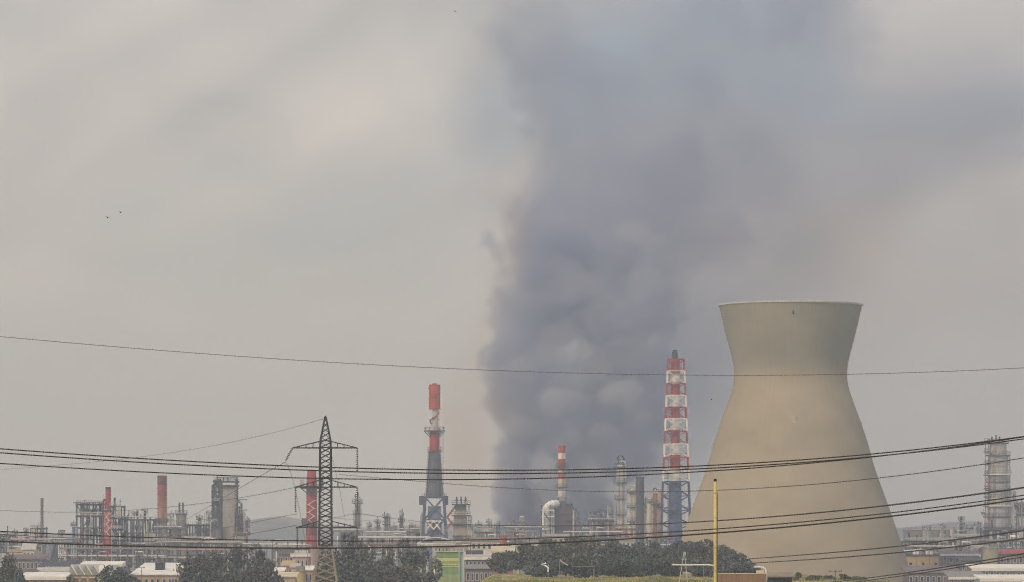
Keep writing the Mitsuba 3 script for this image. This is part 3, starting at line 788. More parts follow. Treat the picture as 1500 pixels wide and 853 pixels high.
# ------------------------------------------------------------------ steel frames filled with plant
def process_frame(name, label, x0, x1, ytop, D, seed, nx=4, floors=5, depth=12.0, col='steel', fill=.6, brace=.3, pale=.5, cat='process unit', extra=1, top=True, group=None, fillcols=None):
    r = random.Random(seed)
    m = D / F
    t = thing(name, label, cat, group)
    X = [PX(x0 + (x1 - x0) * k / nx, D) for k in range(nx + 1)]
    Zt = PZ(ytop, D)
    Z = [0.0] + [Zt * (k + 1) / floors for k in range(floors)]
    Y = [D - depth / 2, D + depth / 2]
    cc = C[col]
    for i, x in enumerate(X):
        for y in Y:
            part(t, 'post', bar([x, y, 0], [x, y, Zt + (r.random() * 1.4 if top else 0)], .55), cc)
    for k, z in enumerate(Z[1:]):
        part(t, 'floor_beam', join([bar([X[0] - .4, y, z], [X[-1] + .4, y, z], .5) for y in Y] + [bar([x, Y[0], z], [x, Y[1], z], .4) for x in X]), cc)
        if r.random() < .75:
            part(t, 'deck', box(X[0], X[-1], Y[0] - .9, Y[0] + depth * .75, z + .27, z + .36), (.17, .17, .18))
            part(t, 'railing', join([bar([X[0], Y[0] - .9, z + h], [X[-1], Y[0] - .9, z + h], .13) for h in (.75, 1.3)] + [bar([x, Y[0] - .9, z + .3], [x, Y[0] - .9, z + 1.3], .12) for x in np.linspace(X[0], X[-1], nx * 3 + 1)]), C['slate'] if r.random() < .6 else C['light'])
    for i in range(nx):
        for k in range(floors):
            a, b, z0, z1 = X[i], X[i + 1], Z[k], Z[k + 1]
            if r.random() < .38:
                part(t, 'cladding', box(a + .3, b - .3, D + depth * .22, D + depth * .3, z0 + .4, z1 - .3), C[r.choice(['slate', 'steel', 'mauve', 'dark', 'blue'])])
            if r.random() < brace:
                if r.random() < .5: part(t, 'brace', bar([a, Y[0] - .1, z0], [b, Y[0] - .1, z1], .3), cc)
                else: part(t, 'brace', bar([b, Y[0] - .1, z0], [a, Y[0] - .1, z1], .3), cc)
            if r.random() < fill:
                w, hgt, cx, cy = b - a, z1 - z0, (a + b) / 2, D + r.uniform(-.2, .15) * depth
                s = r.choice([C['light'], C['silver'], C['white'], C['grey']]) if r.random() < pale else r.choice([C['slate'], C['steel'], C['mauve'], C['blue'], C['rust'], C['grey']])
                if fillcols: s = C[r.choice(fillcols)]
                q = r.random()
                if q < .28: part(t, 'drum', drum([a + w * .2, cy, z0 + .4 + hgt * .35], [b - w * .2, cy, z0 + .4 + hgt * .35], min(hgt, 3.2) * .32), s, 'metal')
                elif q < .52: part(t, 'vessel', dome(cx, cy, w * r.uniform(.16, .3), z0 + .35, z0 + hgt * .72, .6, 14), s)
                elif q < .70:
                    part(t, 'heat_exchanger', cbox((cx, cy, z0 + hgt * .38 + .3), (w * r.uniform(.5, .85), 2.5, hgt * .55)), s)
                else:
                    o = [tube([[cx + dx, Y[0] - .5, z0], [cx + dx, Y[0] - .5, z1]], r.uniform(.14, .3), 8) for dx in np.linspace(-w * .35, w * .35, r.randint(2, 4))]
                    for v in o: part(t, 'riser_pipe', v, s, 'metal')
    for k in range(nx // 2 + 1):
        z = r.choice(Z[1:]) + r.uniform(.6, 1.6)
        part(t, 'pipe', tube([[X[0] - r.uniform(0, 1.5), Y[0] - .6, z], [X[-1] + r.uniform(0, 1.5), Y[0] - .6, z]], r.uniform(.18, .36), 8), C['silver'] if r.random() < .6 else C['light'], 'metal')
    for k in range(nx + 2):                                         # pipes that step up and across the front
        x, x2 = r.uniform(X[0], X[-1]), r.uniform(X[0], X[-1]); z1 = r.uniform(.35, 1.0) * Zt; z2 = r.uniform(.2, .9) * z1
        q = r.uniform(.11, .24)
        part(t, 'pipe_run', tube([[x, Y[0] - 1.1, 0], [x, Y[0] - 1.1, z2], [x + .01, Y[0] - 1.1, z2], [x2, Y[0] - 1.1, z2 + .01], [x2, Y[0] - 1.1, z1], [x2, Y[0] + 1.5, z1 + .01]], q, 8), C[r.choice(['silver', 'light', 'white', 'grey', 'rust', 'slate'])], 'metal')
    if top:
        for k in range(nx):
            if r.random() < .7:
                x = X[0] + (X[-1] - X[0]) * r.random()
                part(t, 'vent', cyl(x, D, r.uniform(.12, .45), Zt, Zt + r.uniform(1.5, 4.0), 8), cc if r.random() < .7 else C['silver'])
    return t


process_frame('process_frame', 'tall dark steel process frame around the slim bright red chimney on the left', 115.5, 152, 740, 1450.0, 11, 4, 7, 14, 'bluesteel', .85, .45, .3)
process_frame('process_frame', 'square open steel bay right of the slim bright red chimney', 163.5, 180, 743, 1446.0, 12, 2, 7, 12, 'bluesteel', .5, .2, .4)
process_frame('process_frame', 'wide pipe filled process frame between the red chimney and the rust coloured chimney', 181, 231, 762, 1450.0, 13, 6, 5, 14, 'steel', .75, .2, .6)
process_frame('process_frame', 'low frame of white pipes in front of the stepped grey column', 231, 262, 776, 1430.0, 14, 4, 4, 12, 'slate', .8, .15, .5)
process_frame('process_frame', 'low pipe frame between the stepped grey column and the tall framed column', 276, 316, 770, 1450.0, 15, 5, 4, 12, 'steel', .8, .1, .75, top=False)
process_frame('process_frame', 'narrow dark ladder frame on the left side of the tall framed column', 315, 323.5, 706, 1470.0, 16, 1, 10, 9, 'dark', .35, .7, .4)
process_frame('process_frame', 'small rusty frame beneath the mauve vessel', 344, 360, 786, 1460.0, 17, 2, 3, 10, 'rust', .6, .2, .6)
process_frame('process_frame', 'cluttered low frame left of the wide white canopy roof', 538, 592, 786, 1500.0, 18, 6, 2, 12, 'grey', .85, .1, .9)
process_frame('process_frame', 'low pink grey frame between the two dark vent columns', 588, 618, 781, 1530.0, 19, 3, 2, 12, 'mauve', .6, .1, .5)
process_frame('process_frame', 'low pale frame right of the tan furnace', 692, 722, 781, 1520.0, 20, 3, 2, 12, 'grey', .7, .1, .5)
process_frame('process_frame', 'pipe jungle frame between the boiler house and the pale reactor columns', 862, 902, 764, 1500.0, 21, 5, 3, 14, 'slate', .85, .15, .8)
process_frame('process_frame', 'low frame of rosy pipes at the foot of the pale reactor columns', 900, 934, 776, 1440.0, 22, 4, 2, 10, 'rust', .85, .1, .8)
process_frame('process_frame', 'low steel frame below the narrow dark column at right', 1392, 1442, 789, 1480.0, 23, 5, 3, 14, 'mauve', .8, .1, .25)
process_frame('process_frame', 'blue grey frame at the foot of the very tall pale column', 1440, 1496, 778, 1440.0, 24, 5, 3, 14, 'bluesteel', .8, .15, .3)
process_frame('process_frame', 'white ladder frame against the right edge', 1482, 1506, 738, 1520.0, 25, 2, 6, 10, 'light', .4, .5, .8)
process_frame('process_frame', 'dark low pipe frame below the big grey storage tank', 1324, 1396, 794, 1390.0, 26, 7, 2, 12, 'dark', .8, .05, .2)
process_frame('process_frame', 'blue grey low frame left of the tall dark steel frame', 78, 116, 796, 1400.0, 27, 4, 3, 12, 'slate', .8, .1, .7, top=False)
process_frame('process_frame', 'railed loading frame beneath the thin grey brown chimney', 48, 66, 775, 1500.0, 28, 2, 4, 10, 'slate', .5, .3, .4)
process_frame('process_frame', 'pipe frame at the left border behind the cream houses', -6, 12, 786, 1420.0, 29, 2, 3, 10, 'slate', .6, .2, .5)
process_frame('process_frame', 'low pipe frame behind the dark trees under the red chimney', 400, 452, 806, 1380.0, 30, 5, 2, 10, 'mauve', .7, .1, .6)
process_frame('process_frame', 'white barred frame behind the green shed', 636, 668, 802, 1000.0, 31, 6, 4, 6, 'light', .35, .3, .9, top=False)
process_frame('process_frame', 'steel frame right of the lattice pylon above the trees', 487, 530, 779, 1520.0, 32, 4, 2, 10, 'grey', .6, .1, .6)
process_frame('process_frame', 'low steel frame at the foot of the small white topped vessel', 742, 800, 778, 1480.0, 33, 6, 2, 10, 'grey', .7, .05, .6, top=False)


def tall_framed_column():
    D = 1490.0; m = D / F
    t = thing('framed_column', 'tall square grey column with dark corner posts and railed top left of the pylon', 'column')
    x0, x1 = PX(323.5, D), PX(344.5, D)
    d = 4.0
    zt = PZ(711, D)
    part(t, 'casing', box(x0, x1, D - d, D + d, 0, zt), (.36, .345, .355), amt=.12, scale=.3)
    for z in np.linspace(6, zt - 1, 9)[1:-1]: part(t, 'stiffener', box(x0 - .12, x1 + .12, D - d - .12, D + d + .12, z, z + .22), (.30, .29, .30))
    for x, c in ((x0 - .55, C['dark']), (x1 + .5, C['mauve'])):
        for y in (D - d - .5, D + d + .5): part(t, 'post', bar([x, y, 0], [x, y, PZ(702, D)], .55), c)
    for y in (711, 705): part(t, 'top_beam', box(x0 - 1.2, x1 + 1.2, D - d - 1.2, D + d + 1.2, PZ(y, D) - .55, PZ(y, D)), C['dark'])
    part(t, 'railing', join([bar([x0 - 1.2, y, PZ(705, D) + h], [x1 + 1.2, y, PZ(705, D) + h], .14) for y in (D - d - 1.2, D + d + 1.2) for h in (.7, 1.3)] + [bar([x, D - d - 1.2, PZ(705, D)], [x, D - d - 1.2, PZ(705, D) + 1.3], .14) for x in np.linspace(x0 - 1.2, x1 + 1.2, 7)]), C['dark'])
    for x in (x0 + 1, (x0 + x1) / 2, x1 + .5): part(t, 'vent', cyl(x, D, .22, PZ(705, D), PZ(700.5, D), 8), C['steel'])
    z0 = zt
    for k, yy in enumerate((733, 748, 766, 790)):
        part(t, 'side_landing', box(x1 + .8, x1 + 4.2, D - 2, D + 2, PZ(yy, D), PZ(yy, D) + .25), C['steel'])
    part(t, 'downcomer', tube([[x1 + 2.4, D - 1.2, 0], [x1 + 2.4, D - 1.2, PZ(738, D)], [x1 + 1.2, D - 1, PZ(735, D)], [x1, D - 1, PZ(735, D)]], .5, 10), C['silver'], 'metal')
    part(t, 'downcomer', tube([[x0 - 2.6, D - 4.6, 0], [x0 - 2.6, D - 4.6, PZ(712, D)], [x0 - 1.6, D - 4.4, PZ(709, D)], [x0, D - 3, PZ(709, D)]], .42, 10), C['dark'], 'metal')


tall_framed_column()


def boiler_house():
    D = 1510.0; m = D / F
    t = thing('boiler_house', 'mauve grey boiler house with a white bent duct on its left side', 'boiler house')
    b = lambda x0, x1, y0, y1, d0=-8, d1=8: box(PX(x0, D), PX(x1, D), D + d0, D + d1, 0 if y1 is None else PZ(y1, D), PZ(y0, D))
    part(t, 'wall', [b(812, 838, 739.5, None)], (.105, .08, .115), amt=.14, scale=.3)
    part(t, 'side_bay', [b(806, 815, 747, None, -6, 6)], (.30, .30, .33), amt=.14, scale=.3)
    part(t, 'side_bay', [b(838, 845, 752, None, -6, 6)], (.26, .26, .30), amt=.14, scale=.3)
    part(t, 'roof', [b(811, 839, 738.3, 739.5, -8.6, 8.6)], C['slate'])
    part(t, 'penthouse', [b(817, 829, 734.5, 738.3, -3.5, 3.5)], C['slate'])
    part(t, 'penthouse', [b(819, 827, 728, 734.5, -2.4, 2.4)], C['grey'])
    a = np.linspace(0, math.pi / 2, 9)
    pts = [[PX(799, D), D - 9, 0], [PX(799, D), D - 9, PZ(752, D)]] + [[PX(799, D) + 13 * m * (1 - math.cos(q)), D - 9, PZ(752, D) + 13 * m * math.sin(q)] for q in a[1:]] + [[PX(813, D), D - 9, PZ(739, D)], [PX(814.5, D), D - 7.9, PZ(739, D)]]
    part(t, 'duct', tube(pts, 5.6 * m, 16), (.74, .76, .78), 'paint', .14)
    for p0 in (3, 5, 7, 9): part(t, 'duct_flange', tube([np.array(pts[p0]) - .1 * (np.array(pts[p0 + 1]) - pts[p0]), np.array(pts[p0]) + .12 * (np.array(pts[p0 + 1]) - pts[p0])], 6.1 * m, 16), (.36, .37, .40))
    for yy in (748, 757): part(t, 'support_beam', bar(P(793, yy, D - 12.3), P(812, yy, D - 12.3), .4), C['white'])
    part(t, 'support_beam', bar(P(797, 752, D - 12.4), P(806, 764, D - 12.4), .4), C['steel'])
    for x in (793, 806): part(t, 'support_post', bar([PX(x, D), D - 12, 0], P(x, 740, D - 12), .45), C['steel'])
    for x, y in ((843, 745), (838, 742)):
        part(t, 'conveyor', bar(P(x, y, D - 4), P(x + 17, 780, D - 4), .5), (.24, .25, .30))
    for x in (808, 811, 840): part(t, 'riser_pipe', tube([[PX(x, D), D - 8.6, 0], P(x, 748, D - 8.6)], .35, 8), C['silver'], 'metal')
    for yy in (752, 762, 772):
        part(t, 'walkway', [b(805, 845, yy, yy + .9, -8.9, -8.05)], C['slate'])


boiler_house()


def furnace():
    D = 1470.0; m = D / F
    t = thing('furnace', 'tan grey box furnace with three small vents and side pipes right of the tapered chimney', 'furnace')
    b = lambda x0, x1, y0, y1, d0=-6, d1=6: box(PX(x0, D), PX(x1, D), D + d0, D + d1, 0 if y1 is None else PZ(y1, D), PZ(y0, D))
    part(t, 'wall', [b(665, 684, 755, None)], (.36, .32, .27), amt=.2, scale=.3)
    part(t, 'hood', [hexa([*[P(x, 755, D + d) for x, d in ((665, -6), (684, -6), (684, 6), (665, 6))], *[P(x, 739, D + d) for x, d in ((668, -4), (683, -4), (683, 4), (668, 4))]])], (.34, .31, .27))
    for yy in (739, 755, 768, 785): part(t, 'walkway', [b(662, 689, yy, yy + 1.3, -7.4, 7.4)], C['steel'])
    for yy in (739, 755, 768): part(t, 'railing', join([bar(P(662, yy - h, D - 7.3), P(689, yy - h, D - 7.3), .14) for h in (2.5, 5)] + [bar(P(x, yy, D - 7.3), P(x, yy - 5, D - 7.3), .14) for x in np.linspace(662, 689, 7)]), C['slate'])
    for x in (669, 675.5, 682): part(t, 'vent', cyl(PX(x, D), D, 1.1 * m, PZ(739, D), PZ(729, D), 10), C['dark']); 
    for x in (669, 675.5, 682): part(t, 'vent_cone', lathe(PX(x, D), D, [(2.0 * m, PZ(734, D)), (.5 * m, PZ(727.5, D))], 10), C['dark'])
    for x, yt, c in ((687, 737, 'white'), (690.5, 752, 'silver'), (663, 764, 'silver'), (693, 771, 'light')):
        part(t, 'side_pipe', tube([[PX(x, D), D - 5, 0], P(x, yt + 3, D - 5), P(x - 1, yt + .5, D - 5), P(x - 5, yt, D - 4)], 1.2 * m, 10), C[c], 'metal')
    for p, q in (((660, 768), (652, 778)), ((668, 741), (655, 758)), ((655, 758), (663, 769))): part(t, 'conveyor', bar(P(*p, D - 5), P(*q, D - 5), .7), C['rust'])


furnace()


# ------------------------------------------------------------------ storage tanks
def tank(name, label, x, D, half, ytop, col, roof=.06, stair=True, cat='storage tank', bands=True):
    m = D / F; t = thing(name, label, cat); X = PX(x, D); r = half * m; zt = PZ(ytop, D)
    part(t, 'shell', lathe(X, D, [(r, 0), (r, zt)], 40, 2.0), col, amt=.10, scale=.25)
    part(t, 'roof', lathe(X, D, [(r, zt), (.01, zt + r * roof)], 40), np.array(col) * 1.05)
    part(t, 'rim', ring(X, D, r - .05, r + .18, zt - .35, zt + .05, 40), np.array(col) * .7)
    if stair:
        a = np.linspace(-2.4, -.9, 16)
        part(t, 'stair', tube(np.stack([X + (r + .45) * np.cos(a), D + (r + .45) * np.sin(a), np.linspace(.3, zt, 16)], 1), .25, 6), C['steel'])
    part(t, 'railing', join(rail_ring(X, D, r - .2, zt, 1.1, .1, 30)), C['grey'])
    return t


tank('storage_tank', 'big dull grey storage tank with a flat top behind the narrow vessels at right', 1371, 1600.0, 48, 777, (.175, .165, .16))
tank('storage_tank', 'small red brown tank in front of the smoke base', 737.5, 1300.0, 5.2, 785, (.34, .11, .08), stair=False)
tank('storage_tank', 'khaki square looking tank right of the mauve sheds', 1451, 1180.0, 11.5, 803, (.36, .355, .27), stair=False)
tank('storage_tank', 'low yellowish tank beside the tan huts under the red chimney', 440, 960.0, 8.0, 837, (.46, .37, .19), stair=False)
tank('storage_tank', 'wide low beige tank at the foot of the boiler house', 776, 1420.0, 20, 794, (.38, .35, .31), stair=False)
tank('storage_tank', 'low pale tank left of the smoke base', 708, 1450.0, 13, 790, (.33, .32, .32), stair=False)
tank('storage_tank', 'blue grey tank beneath the crown shaped frame at far left', 74, 1330.0, 11, 797, (.20, .22, .33))


# ------------------------------------------------------------------ buildings
def shed(name, label, x0, x1, yeave, D, depth=14.0, wall='cream', roof='white', rise=2.0, windows=0, cat='building', pitch='shed', fascia=None, door=False, wcol='dark', wy=None):
    """Long building: roof falls towards the viewer ('shed'), is flat ('flat') or has a gable whose ridge runs along it ('gable')."""
    t = thing(name, label, cat); X0, X1, z = PX(x0, D), PX(x1, D), PZ(yeave, D)
    g = max(0.0, float(land((X0 + X1) / 2, D)) - .3)
    W = C[wall] if isinstance(wall, str) else wall; R = C[roof] if isinstance(roof, str) else roof
    part(t, 'wall', box(X0, X1, D, D + depth, g, z), W, 'matte', .14, .3)
    o = .5
    if pitch == 'flat':
        part(t, 'roof', box(X0 - o, X1 + o, D - o, D + depth + o, z, z + .35), R, 'matte', .12, .3)
        part(t, 'parapet', box(X0 - o, X1 + o, D - o - .02, D - o + .25, z + .36, z + .36 + .5), np.array(R) * .9, 'matte')
    elif pitch == 'shed':
        part(t, 'roof', hexa([[X0 - o, D - o, z], [X1 + o, D - o, z], [X1 + o, D + depth, z + rise], [X0 - o, D + depth, z + rise], [X0 - o, D - o, z + .22], [X1 + o, D - o, z + .22], [X1 + o, D + depth, z + rise + .22], [X0 - o, D + depth, z + rise + .22]]), R, 'matte', .14, .3)
    else:
        for s, y0, y1 in ((0, D - o, D + depth / 2), (1, D + depth + o, D + depth / 2)):
            part(t, 'roof', hexa([[X0 - o, y0, z], [X1 + o, y0, z], [X1 + o, y1, z + rise], [X0 - o, y1, z + rise], [X0 - o, y0, z + .2], [X1 + o, y0, z + .2], [X1 + o, y1, z + rise + .2], [X0 - o, y1, z + rise + .2]]), R, 'matte', .14, .3)
        for x in (X0 + .05, X1 - .05):
            part(t, 'gable', (np.array([[x, D, z], [x, D + depth, z], [x, D + depth / 2, z + rise]]), np.array([[0, 1, 2]])), W, 'matte')
    if fascia: part(t, 'fascia', box(X0 - o - .03, X1 + o + .03, D - o - .12, D - o - .03, z - .55, z + .1), C[fascia], 'matte')
    wz = PZ(wy, D) if wy else z - 1.7
    for k in range(windows):
        cx = X0 + (X1 - X0) * (k + .5) / windows; w = min(1.5, (X1 - X0) / windows * .45)
        f = part(t, 'window', join([box(cx - w / 2 - .12, cx - w / 2, D - .1, D - .003, wz - .75, wz + .75), box(cx + w / 2, cx + w / 2 + .12, D - .1, D - .003, wz - .75, wz + .75), box(cx - w / 2 - .12, cx + w / 2 + .12, D - .1, D - .003, wz + .75, wz + .88), box(cx - w / 2 - .12, cx + w / 2 + .12, D - .14, D - .003, wz - .9, wz - .75)]), C['light'], 'matte')
        part(f, 'pane', box(cx - w / 2, cx + w / 2, D - .05, D - .003, wz - .75, wz + .75), C[wcol] if isinstance(wcol, str) else wcol, 'window_glass')
    if door:
        part(t, 'door', box(X0 + (X1 - X0) * .8, X0 + (X1 - X0) * .8 + 2.2, D - .08, D - .004, g, max(g + 2.6, z - 1.0)), C['slate'], 'matte')
    return t


def roof_units(t, xs_, y, D, d, seed, col='light'):
    r = random.Random(seed)
    for x in xs_:
        z = PZ(y, D); w = r.uniform(.8, 1.6)
        part(t, 'roof_unit', cbox((PX(x, D), D + d, z + .7), (w, w, 1.6)), C[col] if r.random() < .7 else C['slate'], 'matte')


def sawtooth_hall():
    D = 930.0
    t = thing('sawtooth_hall', 'white hall with a row of four dark sawtooth gables at lower left', 'building')
    X0, X1 = PX(102, D), PX(153, D); zb, zt = PZ(845, D), PZ(829, D); n = 4; w = (PX(146, D) - X0) / n
    part(t, 'wall', box(X0 + .3, X1 - .3, D + .4, D + 22, 0, zb), C['cream'], 'matte', .15, .3)
    part(t, 'fascia', box(X0, X1, D + .5, D + 22, zb, zb + .3), C['light'], 'matte')
    for k in range(n):
        a = X0 + k * w
        p = np.array([[a + .05, D + .3, zb + .3], [a + w - .1, D + .3, zb + .3], [a + .05, D + .3, zt]])
        part(t, 'sawtooth', hexa([[a, D, zb + .3], [a + w, D, zb + .3], [a + w, D + 21, zb + .3], [a, D + 21, zb + .3], [a, D, zt], [a + w * .18, D, zt], [a + w * .18, D + 21, zt], [a, D + 21, zt]]), (.30, .30, .29), 'matte')
        part(t, 'roof_panel', hexa([[a + w * .18, D - .15, zt], [a + w, D - .15, zb + .3], [a + w, D + 21.4, zb + .3], [a + w * .18, D + 21.4, zt], [a + w * .25, D - .15, zt + .25], [a + w * 1.08, D - .15, zb + .5], [a + w * 1.08, D + 21.4, zb + .5], [a + w * .25, D + 21.4, zt + .25]]), C['white'], 'matte')
    part(t, 'back_roof', hexa([[X0, D + 21.5, zt - .3], [X1 + 2, D + 21.5, zt - .3], [X1 + 2, D + 30, zt - .3], [X0, D + 30, zt - .3], [X0, D + 21.5, zt + .25], [X1 + 2, D + 21.5, zt + .25], [X1 + 2, D + 30, zt + .9], [X0, D + 30, zt + .9]]), C['white'], 'matte')
    part(t, 'back_wall', box(X0 + .5, X1, D + 22.1, D + 29, 0, zt - .3), C['light'], 'matte')
    part(t, 'side_roof', hexa([[PX(145, D), D - .2, zb + .3], [X1 + 1.5, D - .2, zb + .3], [X1 + 1.5, D + 21, zb + .3], [PX(145, D), D + 21, zb + .3], [PX(144, D), D + 1, zt + .1], [X1 + 1.0, D + 1, zt + .1], [X1 + 1.0, D + 21, zt + .1], [PX(144, D), D + 21, zt + .1]]), C['white'], 'matte')
    for x in (104, 116, 128, 139): part(t, 'pilaster', box(PX(x, D), PX(x + 1.4, D), D + .15, D + .39, 0, zb), C['tan'], 'matte')
    for x0, x1 in ((106.5, 115), (118.5, 127), (130.5, 138)): part(t, 'window', box(PX(x0, D), PX(x1, D), D + .3, D + .39, zb - 1.3, zb - .35), C['brown'], 'window_glass')


sawtooth_hall()
t = shed('long_hall', 'long low hall with a broad white sloping roof behind the lower left trees', 193, 262, 843, 960.0, 40, 'pink', 'white', 2.5, 8, door=True)
part(t, 'roof_vent', cbox((PX(225, 960), 975, PZ(839, 960) + 1.0), (1.6, 2.5, 2.3)), C['dark'], 'matte'); part(t, 'roof_vent', cbox((PX(229.5, 960), 976, PZ(839, 960) + 1.0), (1.1, 2.5, 2.5)), C['slate'], 'matte')
part(t, 'ridge_cap', bar([PX(193, 960) - .5, 1000, PZ(843, 960) + 2.75], [PX(262, 960) + .5, 1000, PZ(843, 960) + 2.75], .4), C['slate'], 'matte')
shed('cream_house', 'cream gabled house at far left behind the low white roofs', 33, 50, 806, 1250.0, 10, 'cream', 'light', 2.2, 3, cat='house', pitch='gable')
shed('cream_house', 'square cream house with a flat roof left of the gabled cream house', 13, 33, 809, 1270.0, 10, 'cream', 'tan', 2.0, 3, cat='house', pitch='flat')
shed('grey_block', 'grey concrete block directly under the thin grey brown chimney', 48, 62, 797, 1300.0, 10, (.30, .29, .27), 'grey', 1, 2, pitch='flat')
t = shed('mauve_works', 'long mauve works building with dark windows below the cream houses', 8, 62, 820, 1150.0, 12, 'mauve', 'mauve', 1.2, 9)
shed('low_shed', 'low mauve shed with a bright roof edge in front of the blue grey tank', 58, 103, 832, 1080.0, 16, 'mauve', 'slate', 1.6, 7, fascia='white')
shed('low_shed', 'lowest white roofed shed at the bottom left corner', 30, 94, 846.5, 920.0, 14, 'brown', 'white', .9, 6, fascia='white')
shed('low_shed', 'slate shed between the low white roof and the sawtooth hall', 60, 102, 838.5, 1000.0, 14, 'slate', 'light', 1.0, 5)
t = shed('flat_roofed_block', 'pinkish block with a white flat roof under the red chimney', 428, 452, 816, 1080.0, 12, 'pink', 'white', 1, 4, pitch='flat')
roof_units(t, (433, 440, 446), 815, 1080.0, 5, 3)
shed('flat_roofed_block', 'mauve block left of the white flat roofed block', 409, 430, 812, 1120.0, 12, 'mauve', 'mauve', 1, 3, pitch='flat')
shed('orange_hut', 'orange brown hut with a dark gap beneath its roof', 414, 428, 830, 1000.0, 8, (.42, .22, .12), 'tan', 1.2, 2)
shed('tan_hut', 'cream hut beside the low yellowish tank', 427, 436, 832, 990.0, 8, 'cream', 'light', .8, 1)
shed('tan_hut', 'wide tan hut at the bottom edge below the red chimney', 402, 432, 846, 930.0, 10, 'tan', 'cream', .9, 4)
shed('white_shed', 'white stepped shed right of the dark trees below the red chimney', 398, 414, 838, 985.0, 8, 'light', 'white', .8, 2)
shed('white_shed', 'white roofed shed with a small dark vent between the hut and the pylon', 446, 464, 836, 1010.0, 10, 'pink', 'white', .9, 3)
t = shed('grey_depot', 'grey depot with a pale roof edge right of the green shed', 681, 716, 817, 960.0, 14, (.19, .18, .22), 'light', 1.2, 6, fascia='white')
roof_units(t, (686, 695, 703, 708), 816, 960.0, 6, 5, 'white')
shed('grey_depot', 'lower grey annexe at the foot of the grey depot', 682, 722, 834, 930.0, 12, (.17, .16, .19), 'grey', .8, 6)
shed('rosy_shed', 'rosy shed with a cream roof edge right of the grey depot', 722, 752, 808, 1150.0, 12, 'rust', 'cream', 1.2, 5, fascia='cream')
shed('beige_wall_block', 'low beige block behind the trees left of the boiler house', 690, 736, 793, 1350.0, 10, 'cream', 'grey', .8, 6, pitch='flat')
shed('beige_wall_block', 'low beige block in front of the boiler house', 796, 832, 786, 1440.0, 10, (.45, .42, .40), 'light', .8, 5, pitch='flat')
shed('beige_wall_block', 'low cream block below the pale reactor columns', 905, 935, 792, 1400.0, 10, (.45, .40, .38), 'light', .8, 5, pitch='flat')


def canopy():
    D = 1240.0; m = D / F
    t = thing('canopy', 'wide shallow white vaulted canopy roof in front of the tapered chimney', 'canopy')
    x0, x1 = PX(612, D), PX(667, D); xc = (x0 + x1) / 2
    a = np.linspace(-1, 1, 17)
    top = np.array([[xc + s * (x1 - x0) / 2, PZ(795.5, D) + (1 - s * s) * 8.5 * m] for s in a])
    prs = []
    for p, q in zip(top[:-1], top[1:]):
        prs.append(hexa([[p[0], D - 8, p[1] - .25], [q[0], D - 8, q[1] - .25], [q[0], D + 8, q[1] - .25], [p[0], D + 8, p[1] - .25], [p[0], D - 8, p[1]], [q[0], D - 8, q[1]], [q[0], D + 8, q[1]], [p[0], D + 8, p[1]]]))
    for p in prs: part(t, 'roof_panel', p, C['white'], 'matte', .05)
    part(t, 'eave_beam', box(x0, x1, D - 8.3, D - 8.02, PZ(799.5, D), PZ(795.6, D)), C['white'], 'matte')
    for x in np.linspace(x0 + 1, x1 - 1, 6):
        for y in (D - 7.5, D + 7.5): part(t, 'post', bar([x, y, 0], [x, y, PZ(798, D)], .35), C['light'])


canopy()


def green_shed():
    D = 875.0
    t = thing('green_shed', 'green panelled shed with yellowish stripes at the bottom centre', 'shed')
    g = float(land(PX(655, D), D)) - .4
    x0, x1 = PX(639, D), PX(673, D)
    rows = [(809, 818, C['green']), (818, 823, (.55, .60, .26)), (823, 827, (.40, .52, .22)), (827, 831, (.58, .64, .30)), (831, 842, (.22, .35, .18)), (842, 862, (.33, .42, .24))]
    for ya, yb, c in rows: part(t, 'panel', box(x0, x1, D, D + 9, max(PZ(yb, D), g) + .01, PZ(ya, D)), c, 'matte', .18, .8)
    part(t, 'glass_bay', box(x1 + .003, PX(679, D), D + .3, D + 8, g, PZ(809, D)), (.35, .50, .52), 'window_glass')
    for x in (672.6, 679): part(t, 'post', bar([PX(x, D), D - .2, g], [PX(x, D), D - .2, PZ(803, D)], .2), C['light'])
    part(t, 'roof', box(x0 - .4, PX(680, D), D - .4, D + 9.4, PZ(809, D) + .003, PZ(807.8, D)), (.50, .58, .42), 'matte')
    for ya in (823.2, 828.5): part(t, 'batten', box(x0 - .05, x1 + .05, D - .12, D - .003, PZ(ya + .8, D), PZ(ya, D)), (.18, .24, .12), 'matte')


green_shed()


def yellow_block():
    D = 1240.0
    t = thing('yellow_building', 'yellow building of three bays each with one small dark window, right of the cooling tower', 'building')
    z0, z1 = 0, PZ(814.5, D)
    for k, (a, b) in enumerate(((1325, 1342.6), (1343.2, 1361), (1361.6, 1380))):
        part(t, 'bay', box(PX(a, D), PX(b, D), D, D + 10, z0, z1), (.60, .46, .24), 'matte', .10, .4)
        cx = PX((a + b) / 2, D)
        w = part(t, 'window', box(cx - .55, cx + .55, D - .12, D - .003, PZ(828.5, D), PZ(824, D)), C['light'], 'matte')
        part(w, 'pane', box(cx - .42, cx + .42, D - .16, D - .123, PZ(828, D), PZ(824.5, D)), C['black'], 'window_glass')
    part(t, 'base_band', box(PX(1325, D), PX(1380, D), D - .1, D - .004, PZ(833.5, D), PZ(831, D)), C['brown'], 'matte')
    part(t, 'roof', box(PX(1324, D), PX(1381, D), D - .5, D + 10.5, z1, z1 + .4), C['slate'], 'matte')
    for x, h in ((1341, 808), (1346, 807), (1351, 808.5), (1360, 807), (1366, 808)):
        part(t, 'roof_vent', cyl(PX(x, D), D + 3, .5, z1 + .4, PZ(h, D), 10), C['white'] if x != 1351 else C['grey'])
    part(t, 'roof_pipe', tube([P(1322, 808, D + 6), P(1345, 806.5, D + 6), P(1382, 805, D + 6)], .3, 8), C['white'], 'metal')


